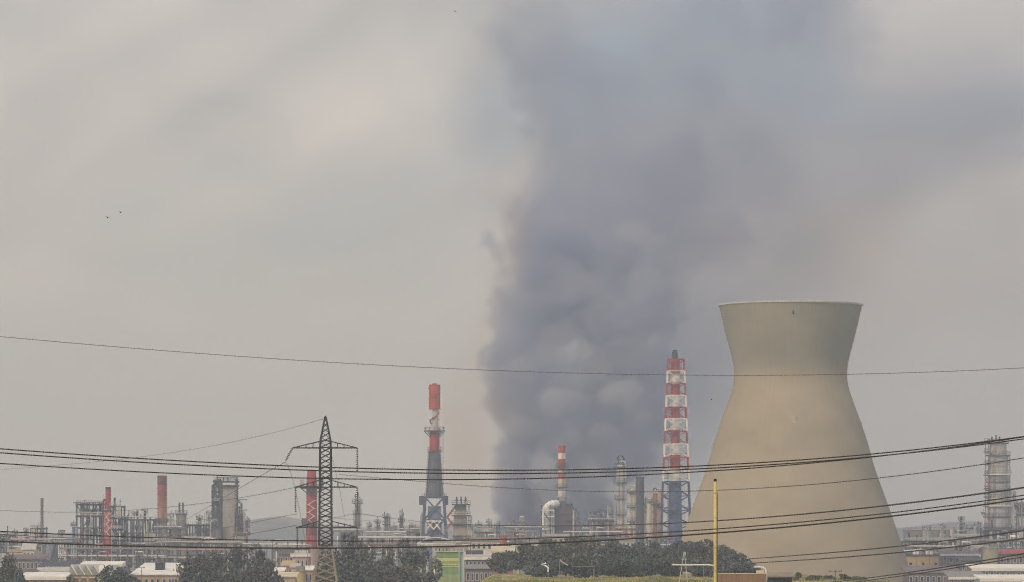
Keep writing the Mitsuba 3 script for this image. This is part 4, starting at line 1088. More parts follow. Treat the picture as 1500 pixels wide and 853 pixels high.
yellow_block()
t = shed('mauve_shed', 'mauve shed with a pale sloping roof edge right of the yellow building', 1380, 1434, 812, 1230.0, 14, 'mauve', 'mauve', 1.5, 6, fascia='white')
roof_units(t, (1404, 1411, 1428), 810, 1230.0, 7, 8)
t = shed('mauve_shed', 'dark mauve shed in front of the yellow building', 1330, 1405, 840, 1060.0, 14, (.17, .15, .17), 'mauve', 1.6, 9)
shed('mauve_shed', 'mauve shed with a thin white roof edge at the bottom right', 1392, 1442, 846, 1000.0, 14, (.22, .19, .21), 'grey', 1.2, 6, fascia='white')
shed('mauve_shed', 'slate block behind the mauve shed, left of the khaki tank', 1408, 1434, 822, 1150.0, 10, (.17, .17, .18), 'slate', 1.0, 4)
shed('red_roofed_block', 'block with a dull red roof right of the khaki tank', 1463, 1510, 812, 1180.0, 12, 'mauve', (.34, .12, .13), 1.2, 5)
shed('long_white_shed', 'long shed with a bright white roof edge at right', 1426, 1520, 834, 1090.0, 16, (.22, .22, .23), 'white', 1.0, 12, fascia='white')
shed('teal_shed', 'pale roofed shed with teal glazed front in the bottom right corner', 1438, 1520, 849, 960.0, 14, (.25, .38, .38), 'white', .8, 10, fascia='white', wcol='teal')
shed('low_brown_shed', 'brown low shed with dark front right of the yellow pole', 1122, 1160, 846, 640.0, 6, 'black', (.30, .26, .22), .5, 0)


def brown_box():
    D = 620.0
    t = thing('brown_container', 'flat brown container with a pale top edge right of the yellow pole', 'container')
    g = float(land(PX(1085, D), D)) - .3
    part(t, 'body', box(PX(1050, D), PX(1122.5, D), D, D + 3.2, g, PZ(841, D)), (.27, .17, .10), 'matte', .2, .9)
    part(t, 'top_edge', box(PX(1049.5, D), PX(1123, D), D - .08, D + 3.3, PZ(841, D), PZ(840, D)), C['cream'], 'matte')
    for x in np.linspace(1056, 1118, 9): part(t, 'rib', box(PX(x, D), PX(x, D) + .08, D - .05, D - .002, g, PZ(841.2, D)), (.22, .14, .085), 'matte')
    part(t, 'corner_post', box(PX(1122.6, D), PX(1123.8, D), D - .06, D + 3.3, g, PZ(841, D)), C['light'], 'matte')
    t = thing('vent_pipe', 'white bent pipe standing over the right end of the brown container', 'pipe')
    y = D + 3.7
    part(t, 'bend', tube([P(1104, 831, y), P(1113, 831, y), P(1118, 831.6, y), P(1121, 833.5, y), P(1122, 836.5, y), [PX(1122, y), y, g]], .12, 10), C['white'], 'paint')
    t = thing('cable_box', 'small cream box with a dark end on top of the brown container', 'box')
    part(t, 'body', box(PX(1108, D), PX(1119, D), D + .5, D + 2.5, PZ(840, D) + .003, PZ(836, D)), C['cream'], 'matte')
    part(t, 'end_cap', box(PX(1105.5, D), PX(1108, D) - .002, D + .5, D + 2.5, PZ(840, D) + .003, PZ(836, D)), C['black'], 'matte')


brown_box()


def a_frame():
    D = 655.0
    t = thing('pipe_trestle', 'white level pipe carried on a thin A shaped trestle in front of the trees', 'pipe trestle')
    part(t, 'pipe', tube([P(984, 827.6, D), P(1010, 828, D), P(1036, 827.6, D), P(1044, 829, D), P(1049, 829, D)], .13, 10), C['white'], 'paint')
    g = lambda x: float(land(PX(x, D), D)) - .2
    for a, b in ((994, 1001.5), (1007.5, 1003)):
        part(t, 'leg', bar([PX(a, D), D, g(a)], P(b, 812, D), .11), C['light'])
    part(t, 'leg', bar([PX(1030.5, D), D, g(1030)], P(1030.5, 828, D), .07), C['grey'])
    part(t, 'cross_bar', bar(P(998, 820, D - .1), P(1005.5, 820, D - .1), .09), C['light'])
    part(t, 'head', [cbox(P(1003, 811, D), (.35, .3, .45))], C['light'])


a_frame()


def valve_stand(name, label, pts, D, r=.09, col='light'):
    t = thing(name, label, 'pipe')
    g = float(land(PX(pts[0][0], D), D)) - .2
    part(t, 'stand', bar([PX(pts[0][0], D), D, g], P(*pts[0], D), .12), C['grey'])
    part(t, 'pipe', tube([P(x, y, D) for x, y in pts], r, 8), C[col], 'paint')
    return t


valve_stand('standpipe', 'pale slanting pipe stub before the tree belt right of the boiler house', [(820, 820), (824, 824), (832, 828.5)], 690.0, .1)
valve_stand('standpipe', 'white kinked standpipe before the tree belt left of the boiler house', [(803, 838), (803, 832), (799, 829), (793, 827.5), (800, 825.5)], 700.0, .14, 'white')
valve_stand('standpipe', 'thin pale pipe end before the tree belt under the pale reactor columns', [(870, 834), (872, 831), (860, 830), (838, 830)], 690.0, .05, 'grey')


def yellow_pole():
    D = 140.0
    t = thing('yellow_pole', 'tall thin yellow pole with a small dark cap in front of the cooling tower', 'pole')
    g = float(land(PX(1047.5, D), D)) - .2
    part(t, 'shaft', lathe(PX(1047.8, D), D, [(.062, g), (.05, PZ(706, D)), (.02, PZ(706, D))], 16, .5), (.74, .65, .30), 'paint', .12, 2)
    for y in (722, 758, 802, 836): part(t, 'clamp', cyl(PX(1047.8, D), D, .072, PZ(y + 1.6, D), PZ(y, D), 12), (.45, .40, .22))
    part(t, 'cable', tube([[PX(1047.8, D) + .07, D - .03, g], [PX(1047.8, D) + .068, D - .03, PZ(722, D)]], .012, 6), C['slate'])
    part(t, 'cap', cyl(PX(1047.8, D), D, .05, PZ(705.9, D), PZ(702, D), 12), C['black'])


yellow_pole()


def street_lamp():
    D = 700.0
    t = thing('street_lamp', 'small lamp post with three lamp heads before the foot of the cooling tower', 'street lamp')
    g = float(land(PX(1223, D), D)) - .3
    zt = PZ(838.5, D)
    part(t, 'pole', lathe(PX(1223.5, D), D, [(.09, g), (.06, zt)], 10), C['slate'])
    for dx in (-7, 0, 7):
        k = part(t, 'arm', bar([PX(1223.5, D), D, zt], P(1223.5 + dx, 837.5, D), .06), C['slate'])
        part(t, 'lamp_head', cbox(P(1223.5 + dx * 1.1, 837, D), (.45, .3, .14)), C['dark'])


street_lamp()
for k, (x, lab) in enumerate([(207, 'twin armed lamp post in front of the long white sloping roof')]):
    D = 945.0
    t = thing('street_lamp', lab, 'street lamp')
    part(t, 'pole', lathe(PX(x, D), D, [(.11, 0), (.08, PZ(832, D))], 10), C['slate'])
    for s in (-1, 1):
        part(t, 'arm', bar([PX(x, D), D, PZ(832, D)], P(x + s * 3.6, 831.5, D), .09), C['slate'])
        part(t, 'lamp_head', cbox(P(x + s * 3.8, 831.4, D), (.5, .3, .18)), C['dark'])


# small columns, drums and stacks between the big units
SMALL = [
    ('small_column', 'thin pale column at the left end of the cluttered low frame by the pylon', 541, 1540, 1.6, 768, 'light'), ('small_column', 'thin dark column in the middle of the cluttered low frame', 553, 1545, 1.3, 763, 'steel'),
    ('small_column', 'short pale column between the two dark vent columns', 577, 1560, 2.2, 772, 'light'), ('small_column', 'grey column in the low pink grey frame left of the tapered chimney', 604, 1570, 2.0, 770, 'grey'),
    ('small_column', 'slim rosy column next to the base of the tapered chimney', 613, 1540, 1.5, 775, 'rust'), ('small_column', 'pale column right of the tan furnace', 701, 1550, 2.2, 768, 'light'),
    ('small_column', 'grey column between the furnace and the smoke base', 716, 1560, 1.7, 763, 'grey'), ('small_column', 'thin dark column just left of the red brown tank', 728, 1500, 1.1, 770, 'steel'),
    ('small_column', 'pale column before the smoke left of the white topped vessel', 751, 1540, 1.7, 768, 'light'), ('small_column', 'pale column right of the boiler house conveyors', 869, 1540, 1.8, 752, 'light'),
    ('small_column', 'mauve column in the pipe jungle frame', 880, 1540, 2.4, 749, 'mauve'), ('small_column', 'slim silver column left of the tall pale reactor column', 893, 1530, 1.6, 741, 'silver'),
    ('small_column', 'slim grey column between the slate chimney and the cream column', 945, 1530, 1.6, 733, 'grey'),
    ('small_column', 'short blue grey column left of the tall dark steel frame', 108, 1430, 2.5, 768, 'blue'), ('small_column', 'pale slim column inside the wide pipe filled frame', 196, 1475, 1.8, 752, 'light'),
    ('small_column', 'dark slim column in the wide pipe filled frame', 212, 1475, 2.0, 748, 'steel'), ('small_column', 'silver column right of the rust coloured chimney', 250, 1510, 1.8, 754, 'silver'),
    ('small_column', 'mauve column left of the mauve grey vessel', 292, 1480, 2.0, 758, 'mauve'), ('small_column', 'thin pale column right of the mauve grey vessel', 306, 1480, 1.3, 751, 'light'),
    ('small_column', 'thin rusty column right of the tall square column', 362, 1500, 1.2, 762, 'rust'),
    ('small_column', 'short pale column at far left above the cream houses', 22, 1450, 2.0, 780, 'light'), ('small_column', 'thin dark column at far left above the cream houses', 38, 1450, 1.1, 776, 'steel'),
    ('small_column', 'pale column behind the blue grey tank', 90, 1460, 1.9, 779, 'light'),
    ('small_column', 'pale column left of the narrow dark column at right', 1381, 1500, 1.5, 771, 'light'), ('small_column', 'grey column right of the bluish squat column', 1432, 1500, 2.0, 768, 'grey'),
    ('small_column', 'thin silver column left of the very tall pale column', 1441, 1520, 1.2, 752, 'silver'), ('small_column', 'thin pale column right of the very tall pale column', 1484, 1530, 1.4, 722, 'light'),
    ('small_column', 'dark blue column at the foot of the very tall pale column', 1473, 1400, 2.4, 776, 'blue'),
]
for q, (nm, lab, x, D, h, yt, c) in enumerate(SMALL):
    r = random.Random(900 + q)
    column(nm, lab, x, float(D), h, yt, [(yt + 3 + 9 * k, h + r.uniform(2.2, 3.6), r.choice(['steel', 'grey', 'light'])) for k in range(r.randint(1, 3))], c, extra=both(pipes_beside((r.choice((-1, 1)) * (h + 1.6), yt - r.uniform(-2, 2), .55, r.choice(('silver', 'light', 'rust')))), top_gear(yt + 1, [(r.uniform(-.6, .6) * h, .45, yt - r.uniform(2, 6))])), lad=False)


# masts and thin poles among the works
def mast(label, x, ytop, D, w=.22, arms=(), col='steel'):
    t = thing('mast', label, 'mast')
    part(t, 'pole', bar([PX(x, D), D, 0], P(x, ytop, D), w * 1.4, w * .8), C[col])
    for y, l in arms: part(t, 'cross_arm', bar(P(x - l, y, D), P(x + l, y, D), w * .8), C[col])


mast('thin mast with two short arms right of the tan furnace', 732, 763, 1450.0, .3, [(774, 3.5), (780, 2.5)])
mast('slim mast above the frame left of the rust coloured chimney', 206, 752, 1440.0, .2, [(756, 1.5)])
mast('slim mast between the stepped grey column and the tall framed column', 300, 752, 1440.0, .24, [(762, 3)])
mast('hooked mast on the steel frame right of the slim bright red chimney', 176, 731, 1446.0, .18, [(735, 1.5)])
mast('small mast with a cross arm over the trees left of the lattice pylon', 399.5, 790, 1100.0, .2, [(793, 4)])
mast('lattice light mast at the right edge beside the white ladder frame', 1489, 752, 1300.0, .35, [(758, 2.5), (768, 3), (776, 2.5)], 'slate')
mast('thin mast above the pipe jungle frame', 886, 754, 1490.0, .3, [(757, 4), (762, 5)])
mast('thin mast on the low pink grey frame', 600, 771, 1520.0, .22, [])
mast('short dark mast left of the blue grey tank', 52, 774, 1330.0, .3, [(782, 3), (788, 4)])


# long racks of pipes that tie the works together
def pipe_rack(label, x0, x1, y, D, seed, levels=2, col='steel'):
    r = random.Random(seed); t = thing('pipe_rack', label, 'pipe rack')
    z = PZ(y, D); X0, X1 = PX(x0, D), PX(x1, D)
    for x in np.linspace(X0, X1, max(3, int((x1 - x0) / 14) + 1)):
        for yy in (D - 3, D + 3): part(t, 'post', bar([x, yy, 0], [x, yy, z], .35), C[col])
        for k in range(levels): part(t, 'cross_beam', bar([x, D - 3.4, z - k * 2.4], [x, D + 3.4, z - k * 2.4], .35), C[col])
    for k in range(levels):
        for q in range(6):
            rr = r.choice([.14, .2, .28, .4]); yy = D - 2.9 + q * 1.15
            c = r.choice(['silver', 'light', 'white', 'silver', 'rust', 'grey', 'slate', 'pink'])
            zz = z - k * 2.4 + .2 + rr
            a, b = X0 - r.uniform(0, 3), X1 + r.uniform(0, 3)
            pts = [[a, yy, zz]]
            if r.random() < .5:
                xm = r.uniform(X0 + 4, X1 - 6)
                pts += [[xm - .01, yy, zz], [xm, yy, zz + 1.3], [xm + 2.5, yy, zz + 1.3], [xm + 2.51, yy, zz]]
            pts.append([b, yy, zz])
            part(t, 'pipe', tube(pts, rr, 8), C[c], 'metal')


pipe_rack('pipe rack running behind the trees right of the lattice pylon', 530, 620, 790, 1420.0, 1)
pipe_rack('pipe rack running behind the trees from the furnace to the boiler house', 690, 790, 791, 1400.0, 2)
pipe_rack('pipe rack with white expansion loops in front of the boiler house', 836, 905, 781, 1430.0, 3, 3)
pipe_rack('pipe rack under the rusty pipe columns', 934, 976, 790, 1420.0, 4, 3)
pipe_rack('pipe rack below the wide pipe filled process frame', 100, 232, 806, 1330.0, 5, 3, 'slate')
pipe_rack('pipe rack below the stepped grey column', 232, 345, 797, 1380.0, 6, 3, 'slate')
pipe_rack('pipe rack on the skyline left of the red chimney', 360, 450, 800, 1450.0, 7, 1, 'grey')
pipe_rack('pipe rack at far left behind the cream houses', -10, 76, 793, 1420.0, 8, 2, 'slate')
pipe_rack('pipe rack below the very tall pale column', 1436, 1512, 795, 1330.0, 9, 3, 'slate')
pipe_rack('pipe rack between the grey storage tank and the mauve shed', 1330, 1440, 803, 1300.0, 10, 2, 'mauve')


# ------------------------------------------------------------------ the lattice pylon and its insulators
PD = 550.0
pylon_points = {}


def pylon():
    D = PD; m = D / F
    t = thing('lattice_pylon', 'black lattice power pylon with three pairs of cross arms in the left half', 'pylon')
    x = PX(476.8, D); g = float(land(x, D)) - .3
    def hw(y): return np.interp(y, [611, 646, 656, 800, 853, 930], [.7, 7.4, 7.9, 9.3, 17.0, 26]) * m
    def corners(z):
        h = hw(HY - (z - H) / m)
        return [np.array([x + sx * h, D + sy * h, z]) for sx, sy in ((-1, -1), (1, -1), (1, 1), (-1, 1))]
    yg = HY - (g - H) / m
    K, GALV = C['black'], (.26, .235, .20)
    lv = [yg, 853, 826, 800, 656, 646, 611]
    for a in range(4):
        part(t, 'leg', [(bar(corners(PZ(p, D))[a], corners(PZ(q, D))[a], .21 if p > 640 else .15), K if p <= 800 else GALV) for p, q in zip(lv[:-1], lv[1:])])

    def panel(y0, y1, n, w, name):
        ys_ = np.linspace(y0, y1, n + 1)
        for q in range(4):
            o = []
            for a, b in zip(ys_[:-1], ys_[1:]):
                c0, c1 = corners(PZ(a, D)), corners(PZ(b, D)); r = (q + 1) % 4
                o += [bar(c0[q], c1[r], w), bar(c0[r], c1[q], w)]
            part(t, name, join(o), GALV if name == 'leg_bracing' else K)
    panel(yg, 853, 2, .12, 'leg_bracing'); panel(853, 800, 5, .11, 'leg_bracing')
    panel(800, 656, 18, .115, 'body_lattice'); panel(656, 613, 6, .085, 'peak_lattice')
    for y in (800, 773, 757, 714, 700, 656, 646):
        c = corners(PZ(y, D))
        part(t, 'horizontal_frame', join([bar(c[q], c[(q + 1) % 4], .1) for q in range(4)]), K)
    part(t, 'peak_cap', cbox(P(476.8, 611, D), (.16, .16, .3)), K)
    for y, yt, xl, xr in ((656.5, 647, 428, 523.3), (714, 704, 432, 523.3), (773, 764, 433.5, 523.3)):
        for xe in (xl, xr):
            s = -1 if xe < 476 else 1
            h = hw(y)
            e = P(xe, y, D)
            o = []
            for sy in (-1, 1):
                o += [bar([x + s * h, D + sy * h, PZ(y, D)], e, .17), bar([x + s * h, D + sy * h, PZ(yt, D)], e, .12)]
                for f in (.25, .5, .75):
                    p = np.array([x + s * h, D + sy * h, PZ(y, D)]) * (1 - f) + e * f; q = np.array([x + s * h, D + sy * h, PZ(yt, D)]) * (1 - f) + e * f
                    o.append(bar(p, q, .06))
            for f in (.2, .45, .7):
                o.append(bar(np.array([x + s * h, D - h, PZ(y, D)]) * (1 - f) + e * f, np.array([x + s * h, D + h, PZ(y, D)]) * (1 - f) + e * f, .06))
            part(t, 'cross_arm', join(o), K)

    def string(p, q, n=12, r=.12):
        p, q = np.array(p), np.array(q); pr, rr = [], []
        for k in range(n):
            for f, w in ((0, .03), (.05, r), (.45, r), (.5, .035)):
                pr.append(p + (q - p) * (k + f + .02) / n); rr.append(w)
        part(t, 'insulator_string', tube(pr, rr, 10), (.05, .045, .045))
    string(P(428, 657.5, D), P(418, 676, D), 8, .17)
    for xa, y0, y1 in ((523.3, 657, 692), (433, 715, 752), (435.5, 774, 807), (523.3, 715, 751), (523.3, 774, 807)):
        string(P(xa, y0, D), P(xa, y1, D))


pylon()


# ------------------------------------------------------------------ conductors
def wire(label, pts, D, r, D1=None, ext=None, col=(.03, .028, .03), straight=False, deg=None, name='power_line'):
    """A conductor through points of a photo row, as a sagging curve in the vertical plane from (x0, D) to (x1, D1)."""
    t = thing(name, label, 'power line', 'power lines across the works')
    D1 = D1 or D
    px = np.array([p[0] for p in pts], float); py = np.array([p[1] for p in pts], float)
    A, B = np.array([PX(px[0], D), D]), np.array([PX(px[-1], D1), D1])      # the plan of the span is one straight line
    u = np.array([(A[0] - k * A[1]) / ((A[0] - B[0]) - k * (A[1] - B[1])) for k in (px - 750) / F])
    Zp = PZ(py, A[1] + (B[1] - A[1]) * u)
    L = np.linalg.norm(B - A)
    e0, e1 = ext or (0, 0)
    U = np.linspace(-e0 / L, 1 + e1 / L, 90)
    if straight or len(pts) == 2: zz = np.interp(U, u, Zp)
    else:
        c = np.polyfit(u, Zp, deg or min(3, len(pts) - 1)); dc = np.polyder(c)
        zz = np.polyval(c, np.clip(U, 0, 1)) + np.where(U < 0, np.polyval(dc, 0) * U, 0) + np.where(U > 1, np.polyval(dc, 1) * (U - 1), 0)
    xy = A[None] + (B - A)[None] * U[:, None]
    k = t + '__conductor'; used.add(k)
    scene[k] = mikit.ply(tube(np.stack([xy[:, 0], xy[:, 1], zz], 1), r * .76, 6), 'cable' if col[0] < .05 else 'cable_grey', smooth=True)


scene['cable'] = {'type': 'principled', 'base_color': {'type': 'rgb', 'value': [.045, .042, .044]}, 'roughness': .6}
scene['cable_grey'] = {'type': 'principled', 'base_color': {'type': 'rgb', 'value': [.11, .11, .12]}, 'roughness': .6}
E = (22, 22)
wire('thin grey wire crossing highest of all, in front of the tower waist', [(0, 494.5), (180, 508), (300, 517), (430, 528), (560, 537), (700, 543), (860, 547.3), (1050, 549.5), (1270, 547.5), (1400, 543.5), (1500, 540)], 175.0, .017, ext=E, col=(.1, .1, .1))
wire('upper wire of the close black pair below the tower waist', [(0, 657.5), (120, 666), (240, 675), (420, 684), (580, 687.4), (720, 689), (830, 688), (970, 684), (1150, 675.5), (1280, 667), (1400, 654), (1500, 638)], 128.0, .028, ext=E)
wire('lower wire of the close black pair below the tower waist', [(0, 663), (120, 672), (240, 681), (420, 689.5), (580, 692), (720, 693), (830, 692.3), (970, 689.6), (1150, 681), (1280, 669.5), (1400, 656.5), (1500, 642.5)], 127.0, .028, ext=E)
wire('black wire just under the close black pair', [(0, 679), (120, 687), (250, 694), (470, 701), (580, 702.7), (720, 702.7), (830, 699.5), (970, 695), (1150, 683.5), (1280, 668), (1400, 655), (1500, 640.5)], 130.0, .027, ext=E)
wire('thick black wire running low across the whole works', [(0, 793.5), (120, 797.5), (250, 801.6), (400, 803), (580, 802.5), (720, 799.5), (900, 791), (1050, 780), (1150, 771), (1222, 766), (1350, 754), (1500, 730)], 120.0, .034, ext=E)
wire('black wire that closes in on the thick black wire towards the right', [(0, 778), (113, 784), (230, 789), (400, 792.8), (580, 793), (720, 791), (860, 784.5), (970, 778), (1150, 767.5), (1222, 763), (1350, 748), (1500, 724)], 122.0, .025, ext=E)
wire('thin wire low across the left half, between the two low black wires', [(0, 783.5), (113, 788), (230, 794.8), (400, 798.5), (560, 799), (700, 796.5), (800, 794)], 160.0, .02, D1=420.0, ext=(25, 0), col=(.1, .1, .1))
wire('single wire sloping up across the lower half of the cooling tower', [(690, 769), (811, 771), (970, 767), (1150, 755.5), (1280, 743.5), (1400, 729), (1500, 714)], 300.0, .045, D1=150.0, ext=(0, 25))
wire('upper of two wires low on the right of the cooling tower', [(1085, 820), (1150, 815.5), (1222, 809), (1350, 797), (1420, 788.5), (1500, 777)], 330.0, .05, D1=170.0, ext=(0, 25))
wire('lower of two wires low on the right of the cooling tower', [(1098, 825.5), (1150, 822.5), (1222, 817.5), (1350, 806.5), (1420, 799), (1500, 789)], 330.0, .05, D1=170.0, ext=(0, 25))
wire('upper wire of the lowest pair in the bottom right corner', [(1200, 855), (1245, 850), (1300, 843.5), (1350, 836), (1420, 825), (1500, 811)], 300.0, .042, D1=170.0, ext=(6, 25))
wire('lower wire of the lowest pair in the bottom right corner', [(1215, 857), (1260, 852), (1300, 847), (1350, 839.5), (1420, 829), (1500, 816)], 300.0, .035, D1=170.0, ext=(6, 25))
# lines that hang on the pylon
wire('earth wire falling left from the tip of the lattice pylon', [(476.5, 612), (430, 627), (340, 650), (270, 660.5), (200, 668.5), (100, 680), (0, 690), (-100, 697)], PD, .035, D1=700.0, col=(.1, .1, .1))
wire('wire falling steeply left from the slanting insulator of the top arm', [(418, 677), (380, 699), (340, 721.5), (300, 746), (258, 768)], PD, .05, D1=900.0)
wire('wire rising from the left to the tip of the middle left arm', [(-60, 744), (0, 747), (60, 750), (113, 751), (180, 749.5), (250, 742.5), (330, 732), (433, 714.8)], 720.0, .045, D1=PD)
wire('wire from the insulator of the middle left arm running left', [(435, 753), (400, 760), (360, 767.5), (310, 777), (240, 786)], PD, .045, D1=820.0)
wire('wire from the tip of the lowest left arm running left', [(434, 770), (400, 776), (360, 784), (310, 791), (240, 800)], PD, .045, D1=820.0)
wire('slack stay hanging from the slanting insulator past the left arm tips', [(418, 677), (425, 694), (433, 716), (440, 756), (447, 795), (453, 832)], PD - 1.5, .035, D1=PD - 2.5, col=(.1, .1, .1))
wire('wire from the insulator of the top right arm running right to the smoke', [(497, 699.5), (523.3, 692.5), (580, 702), (640, 708.5), (720, 715.5), (811, 719.5), (900, 721), (970, 719.5), (1060, 716.5), (1150, 713), (1280, 702), (1400, 687), (1500, 671)], PD, .045, D1=280.0, ext=(0, 30), deg=3)
wire('wire from the insulator of the middle right arm running right', [(523.3, 752), (580, 761), (650, 768), (720, 773.5), (800, 777.5), (860, 778)], PD, .045, D1=780.0)
wire('short wire from the pylon body up to the insulator of the middle right arm', [(488, 759.5), (505, 756), (523.3, 752)], PD - .4, .04)
wire('faint wire from the pylon body running right below the middle arm', [(488, 759.5), (540, 763), (620, 767), (700, 770)], PD + .4, .03, D1=760.0, col=(.1, .1, .1))
wire('faint stay slanting down right behind the pylon body', [(486, 668), (497, 715), (506, 765)], PD + 2, .025, col=(.1, .1, .1), straight=True)


# ------------------------------------------------------------------ birds
def bird(label, x, y, D, span, tilt, up):
    t = thing('bird', label, 'bird')
    c = P(x, y, D); s = span / 2
    M = trimesh.transformations.rotation_matrix(tilt, [0, 1, 0])[:3, :3]
    def w(*q): return c + M @ np.array(q) * s
    body = tube([w(.0, -.55, .02), w(0, -.42, .05), w(0, -.25, .03), w(0, 0, 0), w(0, .28, -.01), w(0, .5, 0), w(0, .7, 0)], np.array([.03, .11, .15, .22, .17, .09, .05]) * s, 10)
    part(t, 'body', body, C['black'], 'matte')
    for sg in (-1, 1):
        top = [w(sg * .05, -.16, .05), w(sg * .45, -.25, up), w(sg * 1.0, -.02, up * .7), w(sg * .5, .1, up * .9), w(sg * .05, .2, .04)]
        v = np.vstack([top, np.array(top) - [0, 0, .03 * s]])
        f = [[0, 1, 4], [1, 3, 4], [1, 2, 3], [5, 9, 6], [6, 9, 8], [6, 8, 7]] + [q for a in range(5) for q in ([a, (a + 1) % 5, (a + 1) % 5 + 5], [a, (a + 1) % 5 + 5, a + 5])]
        part(t, 'wing', (v, np.array(f)), C['black'], 'matte')


bird('lower bird of the pair flying in the open sky at left', 157.5, 319, 420.0, .62, .3, .25)
bird('upper bird of the pair flying in the open sky at left', 177, 311.5, 420.0, .62, -.2, .35)
bird('bird high at the top edge just left of the plume', 666.5, 17, 520.0, .6, .1, .2)
bird('bird close to the left flank of the cooling tower', 1042, 585.5, 420.0, .5, -.3, .3)


# ------------------------------------------------------------------ trees
LEAFC = [(.110, .120, .112), (.096, .112, .112), (.120, .120, .098), (.118, .114, .104), (.100, .120, .060)]


def tree(label, x0, x1, ytop, D, seed, n=1500, tint=0, cat='tree', name='tree', group=None, leaf=.36, squat=.82):
    r = np.random.default_rng(seed)
    m = D / F
    X, W = PX((x0 + x1) / 2, D), (x1 - x0) * m / 2 * (1.28 if name == 'tree' else 1.06)
    g = float(land(X, D)) - .15
    zt = PZ(ytop, D); h = zt - g
    t = thing(name, label, cat, group)
    cz = g + h * (1 - squat / 2); rz = h * squat / 2
    K = int(9 + W * 1.6)
    dirs = r.normal(size=(K, 3)); dirs /= (np.abs(dirs) ** 3.2).sum(1, keepdims=True) ** (1 / 3.2)
    rad = r.uniform(.45, .80, K)
    cen = np.stack([X + dirs[:, 0] * W * rad, D + dirs[:, 1] * W * .8 * rad, cz + dirs[:, 2] * rz * rad], 1)
    cr = r.uniform(.26, .46, K)
    which = r.integers(0, K, n)
    dl = r.normal(size=(n, 3)); dl /= np.linalg.norm(dl, axis=1, keepdims=True)
    rr = r.uniform(.3, 1, n) ** .45
    p = cen[which] + dl * (rr * cr[which])[:, None] * np.array([W, W * .8, rz])
    # sprigs that stick out of the outline
    ns = n // 14
    p[:ns] += dl[:ns] * np.array([W, W * .8, rz]) * r.uniform(.02, .11, (ns, 1))
    p[:, 2] = np.maximum(p[:, 2], g + .1)
    a = r.normal(size=(n, 3)) + dl * .3; a /= np.linalg.norm(a, axis=1, keepdims=True)
    b = np.cross(a, r.normal(size=(n, 3))); b /= np.linalg.norm(b, axis=1, keepdims=True)
    s = leaf * r.uniform(.55, 1.25, (n, 1))
    v = np.stack([p - a * s, p + b * s * .62, p + a * s, p - b * s * .62], 1).reshape(-1, 3)
    f = (np.arange(n)[:, None, None] * 4 + _BF[None]).reshape(-1, 3)
    base = np.array(LEAFC[tint])
    cl = base * (1 + .45 * (r.random((K, 1)) - .5)) * np.array([1, 1, 1])
    lc = cl[which] * (1 + .5 * (r.random((n, 1)) - .5))
    pale = r.random(n) < .012                                  # blossom, dead twigs, pale undersides
    lc[pale] = np.array([.30, .31, .26])
    k = t + '__crown'; used.add(k)
    scene[k] = mikit.ply((v, f), 'leaf', smooth=True, uv=coded(np.repeat(lc, 4, 0)))
    o = [tube([[X, D, g - .3], [X + r.normal() * .1, D, g + h * .25], [X + r.normal() * .2, D, g + h * .55]], np.array([.22, .17, .09]) * max(.4, h / 8), 8)]
    part(t, 'trunk', o[0], (.11, .085, .06), 'matte')
    for q in range(5):
        e = cen[r.integers(0, K)]
        part(t, 'limb', tube([[X, D, g + h * r.uniform(.2, .4)], (np.array([X, D, g + h * .45]) + e) / 2 + [0, 0, .2], e], np.array([.11, .075, .03]) * max(.4, h / 8), 6), (.11, .085, .06), 'matte')
    return t


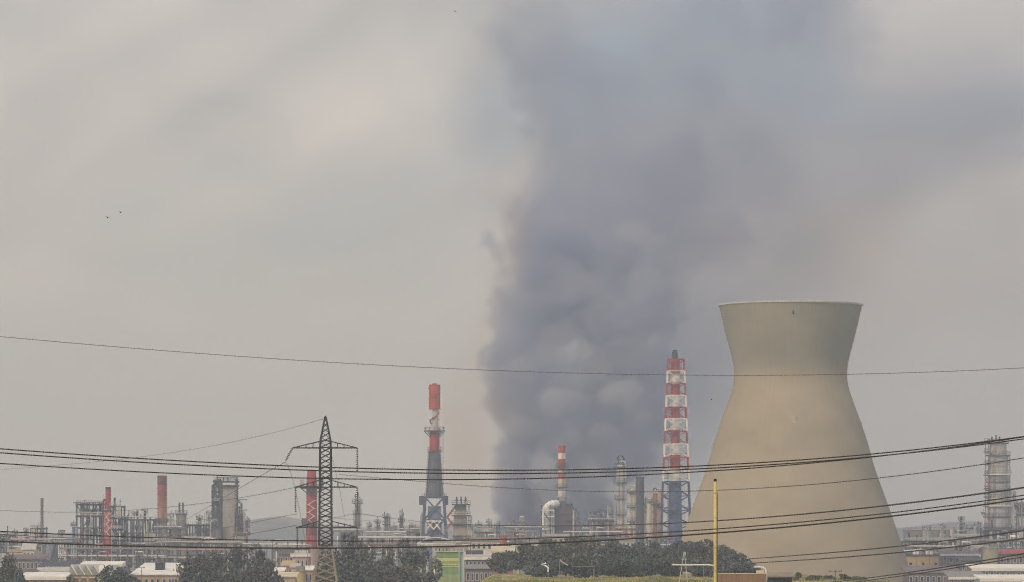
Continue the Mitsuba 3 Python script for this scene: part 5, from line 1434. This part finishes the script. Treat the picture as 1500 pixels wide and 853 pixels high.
TREES = [
    # left edge
    ('dark bushy tree in the bottom left corner', -14, 20, 815, 830, 2), ('smaller dark tree right of the bottom left corner tree', 14, 34, 829, 880, 1),
    # before the left halls
    ('round dark tree between the sawtooth hall and the long white roof', 148, 194, 824, 820, 1),
    ('low dark bush in front of the long white roof', 186, 216, 846, 800, 0),
    # left belt
    ('leftmost brownish tree of the big clump left of the pylon', 258, 306, 812, 810, 3), ('second tree of the big clump left of the pylon, rounder and greener', 292, 340, 806, 840, 2), ('tallest tree in the middle of the big clump left of the pylon', 326, 378, 801, 830, 0),
    ('right hand tree of the big clump left of the pylon, beside the tan huts', 364, 409, 806, 820, 1), ('low front bush of the big clump left of the pylon', 270, 318, 834, 780, 1), ('low front tree at the middle of the clump left of the pylon', 318, 372, 828, 780, 0), ('low front bush next to the wide tan hut', 366, 402, 836, 780, 3),
    # belt right of the pylon
    ('dark tree directly behind the legs of the pylon', 462, 502, 800, 850, 3), ('tallest dark tree just right of the pylon', 487, 534, 782, 860, 1), ('broad dark tree below the cluttered low frame', 524, 572, 786, 850, 0), ('dense dark tree left of the white canopy', 562, 608, 793, 840, 1),
    ('dark tree touching the left side of the green shed', 598, 641, 800, 830, 0), ('low front tree between the pylon and the green shed', 500, 556, 818, 790, 1), ('low front bush left of the green shed', 552, 606, 822, 790, 3), ('lowest bush at the foot of the pylon', 478, 510, 832, 760, 2),
    # central belt
    ('leftmost tree of the central belt right of the grey depot', 722, 762, 808, 900, 3), ('dark tree below the small white topped vessel', 746, 794, 797, 890, 1), ('broad dark tree under the striped chimney and boiler house', 782, 832, 792, 880, 0), ('dark olive tree under the bent white pipes', 820, 872, 784, 880, 2),
    ('dark tree beneath the pipe jungle frame', 860, 908, 792, 870, 0), ('dense dark tree under the pale reactor columns', 896, 946, 795, 880, 1), ('dark tree below the rusty pipe columns', 936, 982, 794, 880, 0), ('dark tree at the foot of the striped lattice chimney', 972, 1020, 787, 900, 1),
    ('brownish tree just left of the yellow pole', 1008, 1050, 790, 890, 3), ('dark tree just right of the yellow pole', 1040, 1074, 800, 880, 0), ('rightmost small dark tree of the central belt', 1062, 1098, 812, 870, 1),
    ('front bush of the central belt below the boiler house', 770, 832, 818, 800, 1), ('front bush of the central belt below the pale reactor columns', 828, 896, 814, 800, 0), ('front bush of the central belt under the grey chimney', 888, 956, 816, 800, 1), ('front bush of the central belt behind the pipe trestle', 948, 1020, 812, 800, 0), ('front bush left of the brown container', 1012, 1062, 820, 790, 1), ('front bush behind the brown container', 1052, 1106, 824, 780, 0),
]
for q, (lab, a, b, yt, D, ti) in enumerate(TREES):
    tree(lab, a, b, yt, float(D), 100 + q, 3000, ti, squat=.95)
for q, (lab, a, b, yt) in enumerate([('twiggy shrub right of the low brown shed at the foot of the cooling tower', 1158, 1176, 838), ('low green shrub left of the three headed lamp post', 1178, 1204, 843), ('green shrub with a pale sign patch close to the lamp post', 1200, 1224, 844), ('small shrub right of the three headed lamp post', 1226, 1246, 842), ('tiny shrub at the right end of the grassy bank', 1244, 1268, 845)]):
    tree(lab, a, b, yt, 720.0 + q * 4, 300 + q, 700, 4 if 0 < q < 4 else 2, 'shrub', 'shrub', leaf=.22, squat=.95)


# rough grass on the bank
def grass():
    r = np.random.default_rng(5); n = 26000
    x = r.uniform(-30, 72, n); y = r.uniform(610, 780, n)
    z = land(x, y); hgt = r.uniform(.12, .42, n) * (.5 + meshkit.noise(np.stack([x / 6, y / 18, 0 * x], -1), 4))
    a = r.uniform(0, math.pi, n); w = r.uniform(.05, .12, n)
    dx, dy = np.cos(a) * w, np.sin(a) * w; lx, ly = r.normal(size=n) * .08, r.normal(size=n) * .08
    v = np.stack([np.stack([x - dx, y - dy, z - .03], 1), np.stack([x + dx, y + dy, z - .03], 1), np.stack([x + lx, y + ly, z + hgt], 1)], 1).reshape(-1, 3)
    patch = meshkit.fbm(np.stack([x / 9, y / 25, 0 * x], -1), 3, 6)[:, None]
    c = np.where(patch > .47, [[.42, .37, .16]], [[.19, .21, .075]]) * r.uniform(.7, 1.3, (n, 1))
    scene['grass'] = mikit.ply((v, np.arange(3 * n).reshape(-1, 3)), 'leaf', smooth=True, uv=coded(np.repeat(c, 3, 0)))
    labels['grass'] = {'label': 'rough green and straw coloured grass along the low bank', 'category': 'grass', 'kind': 'stuff'}


grass()
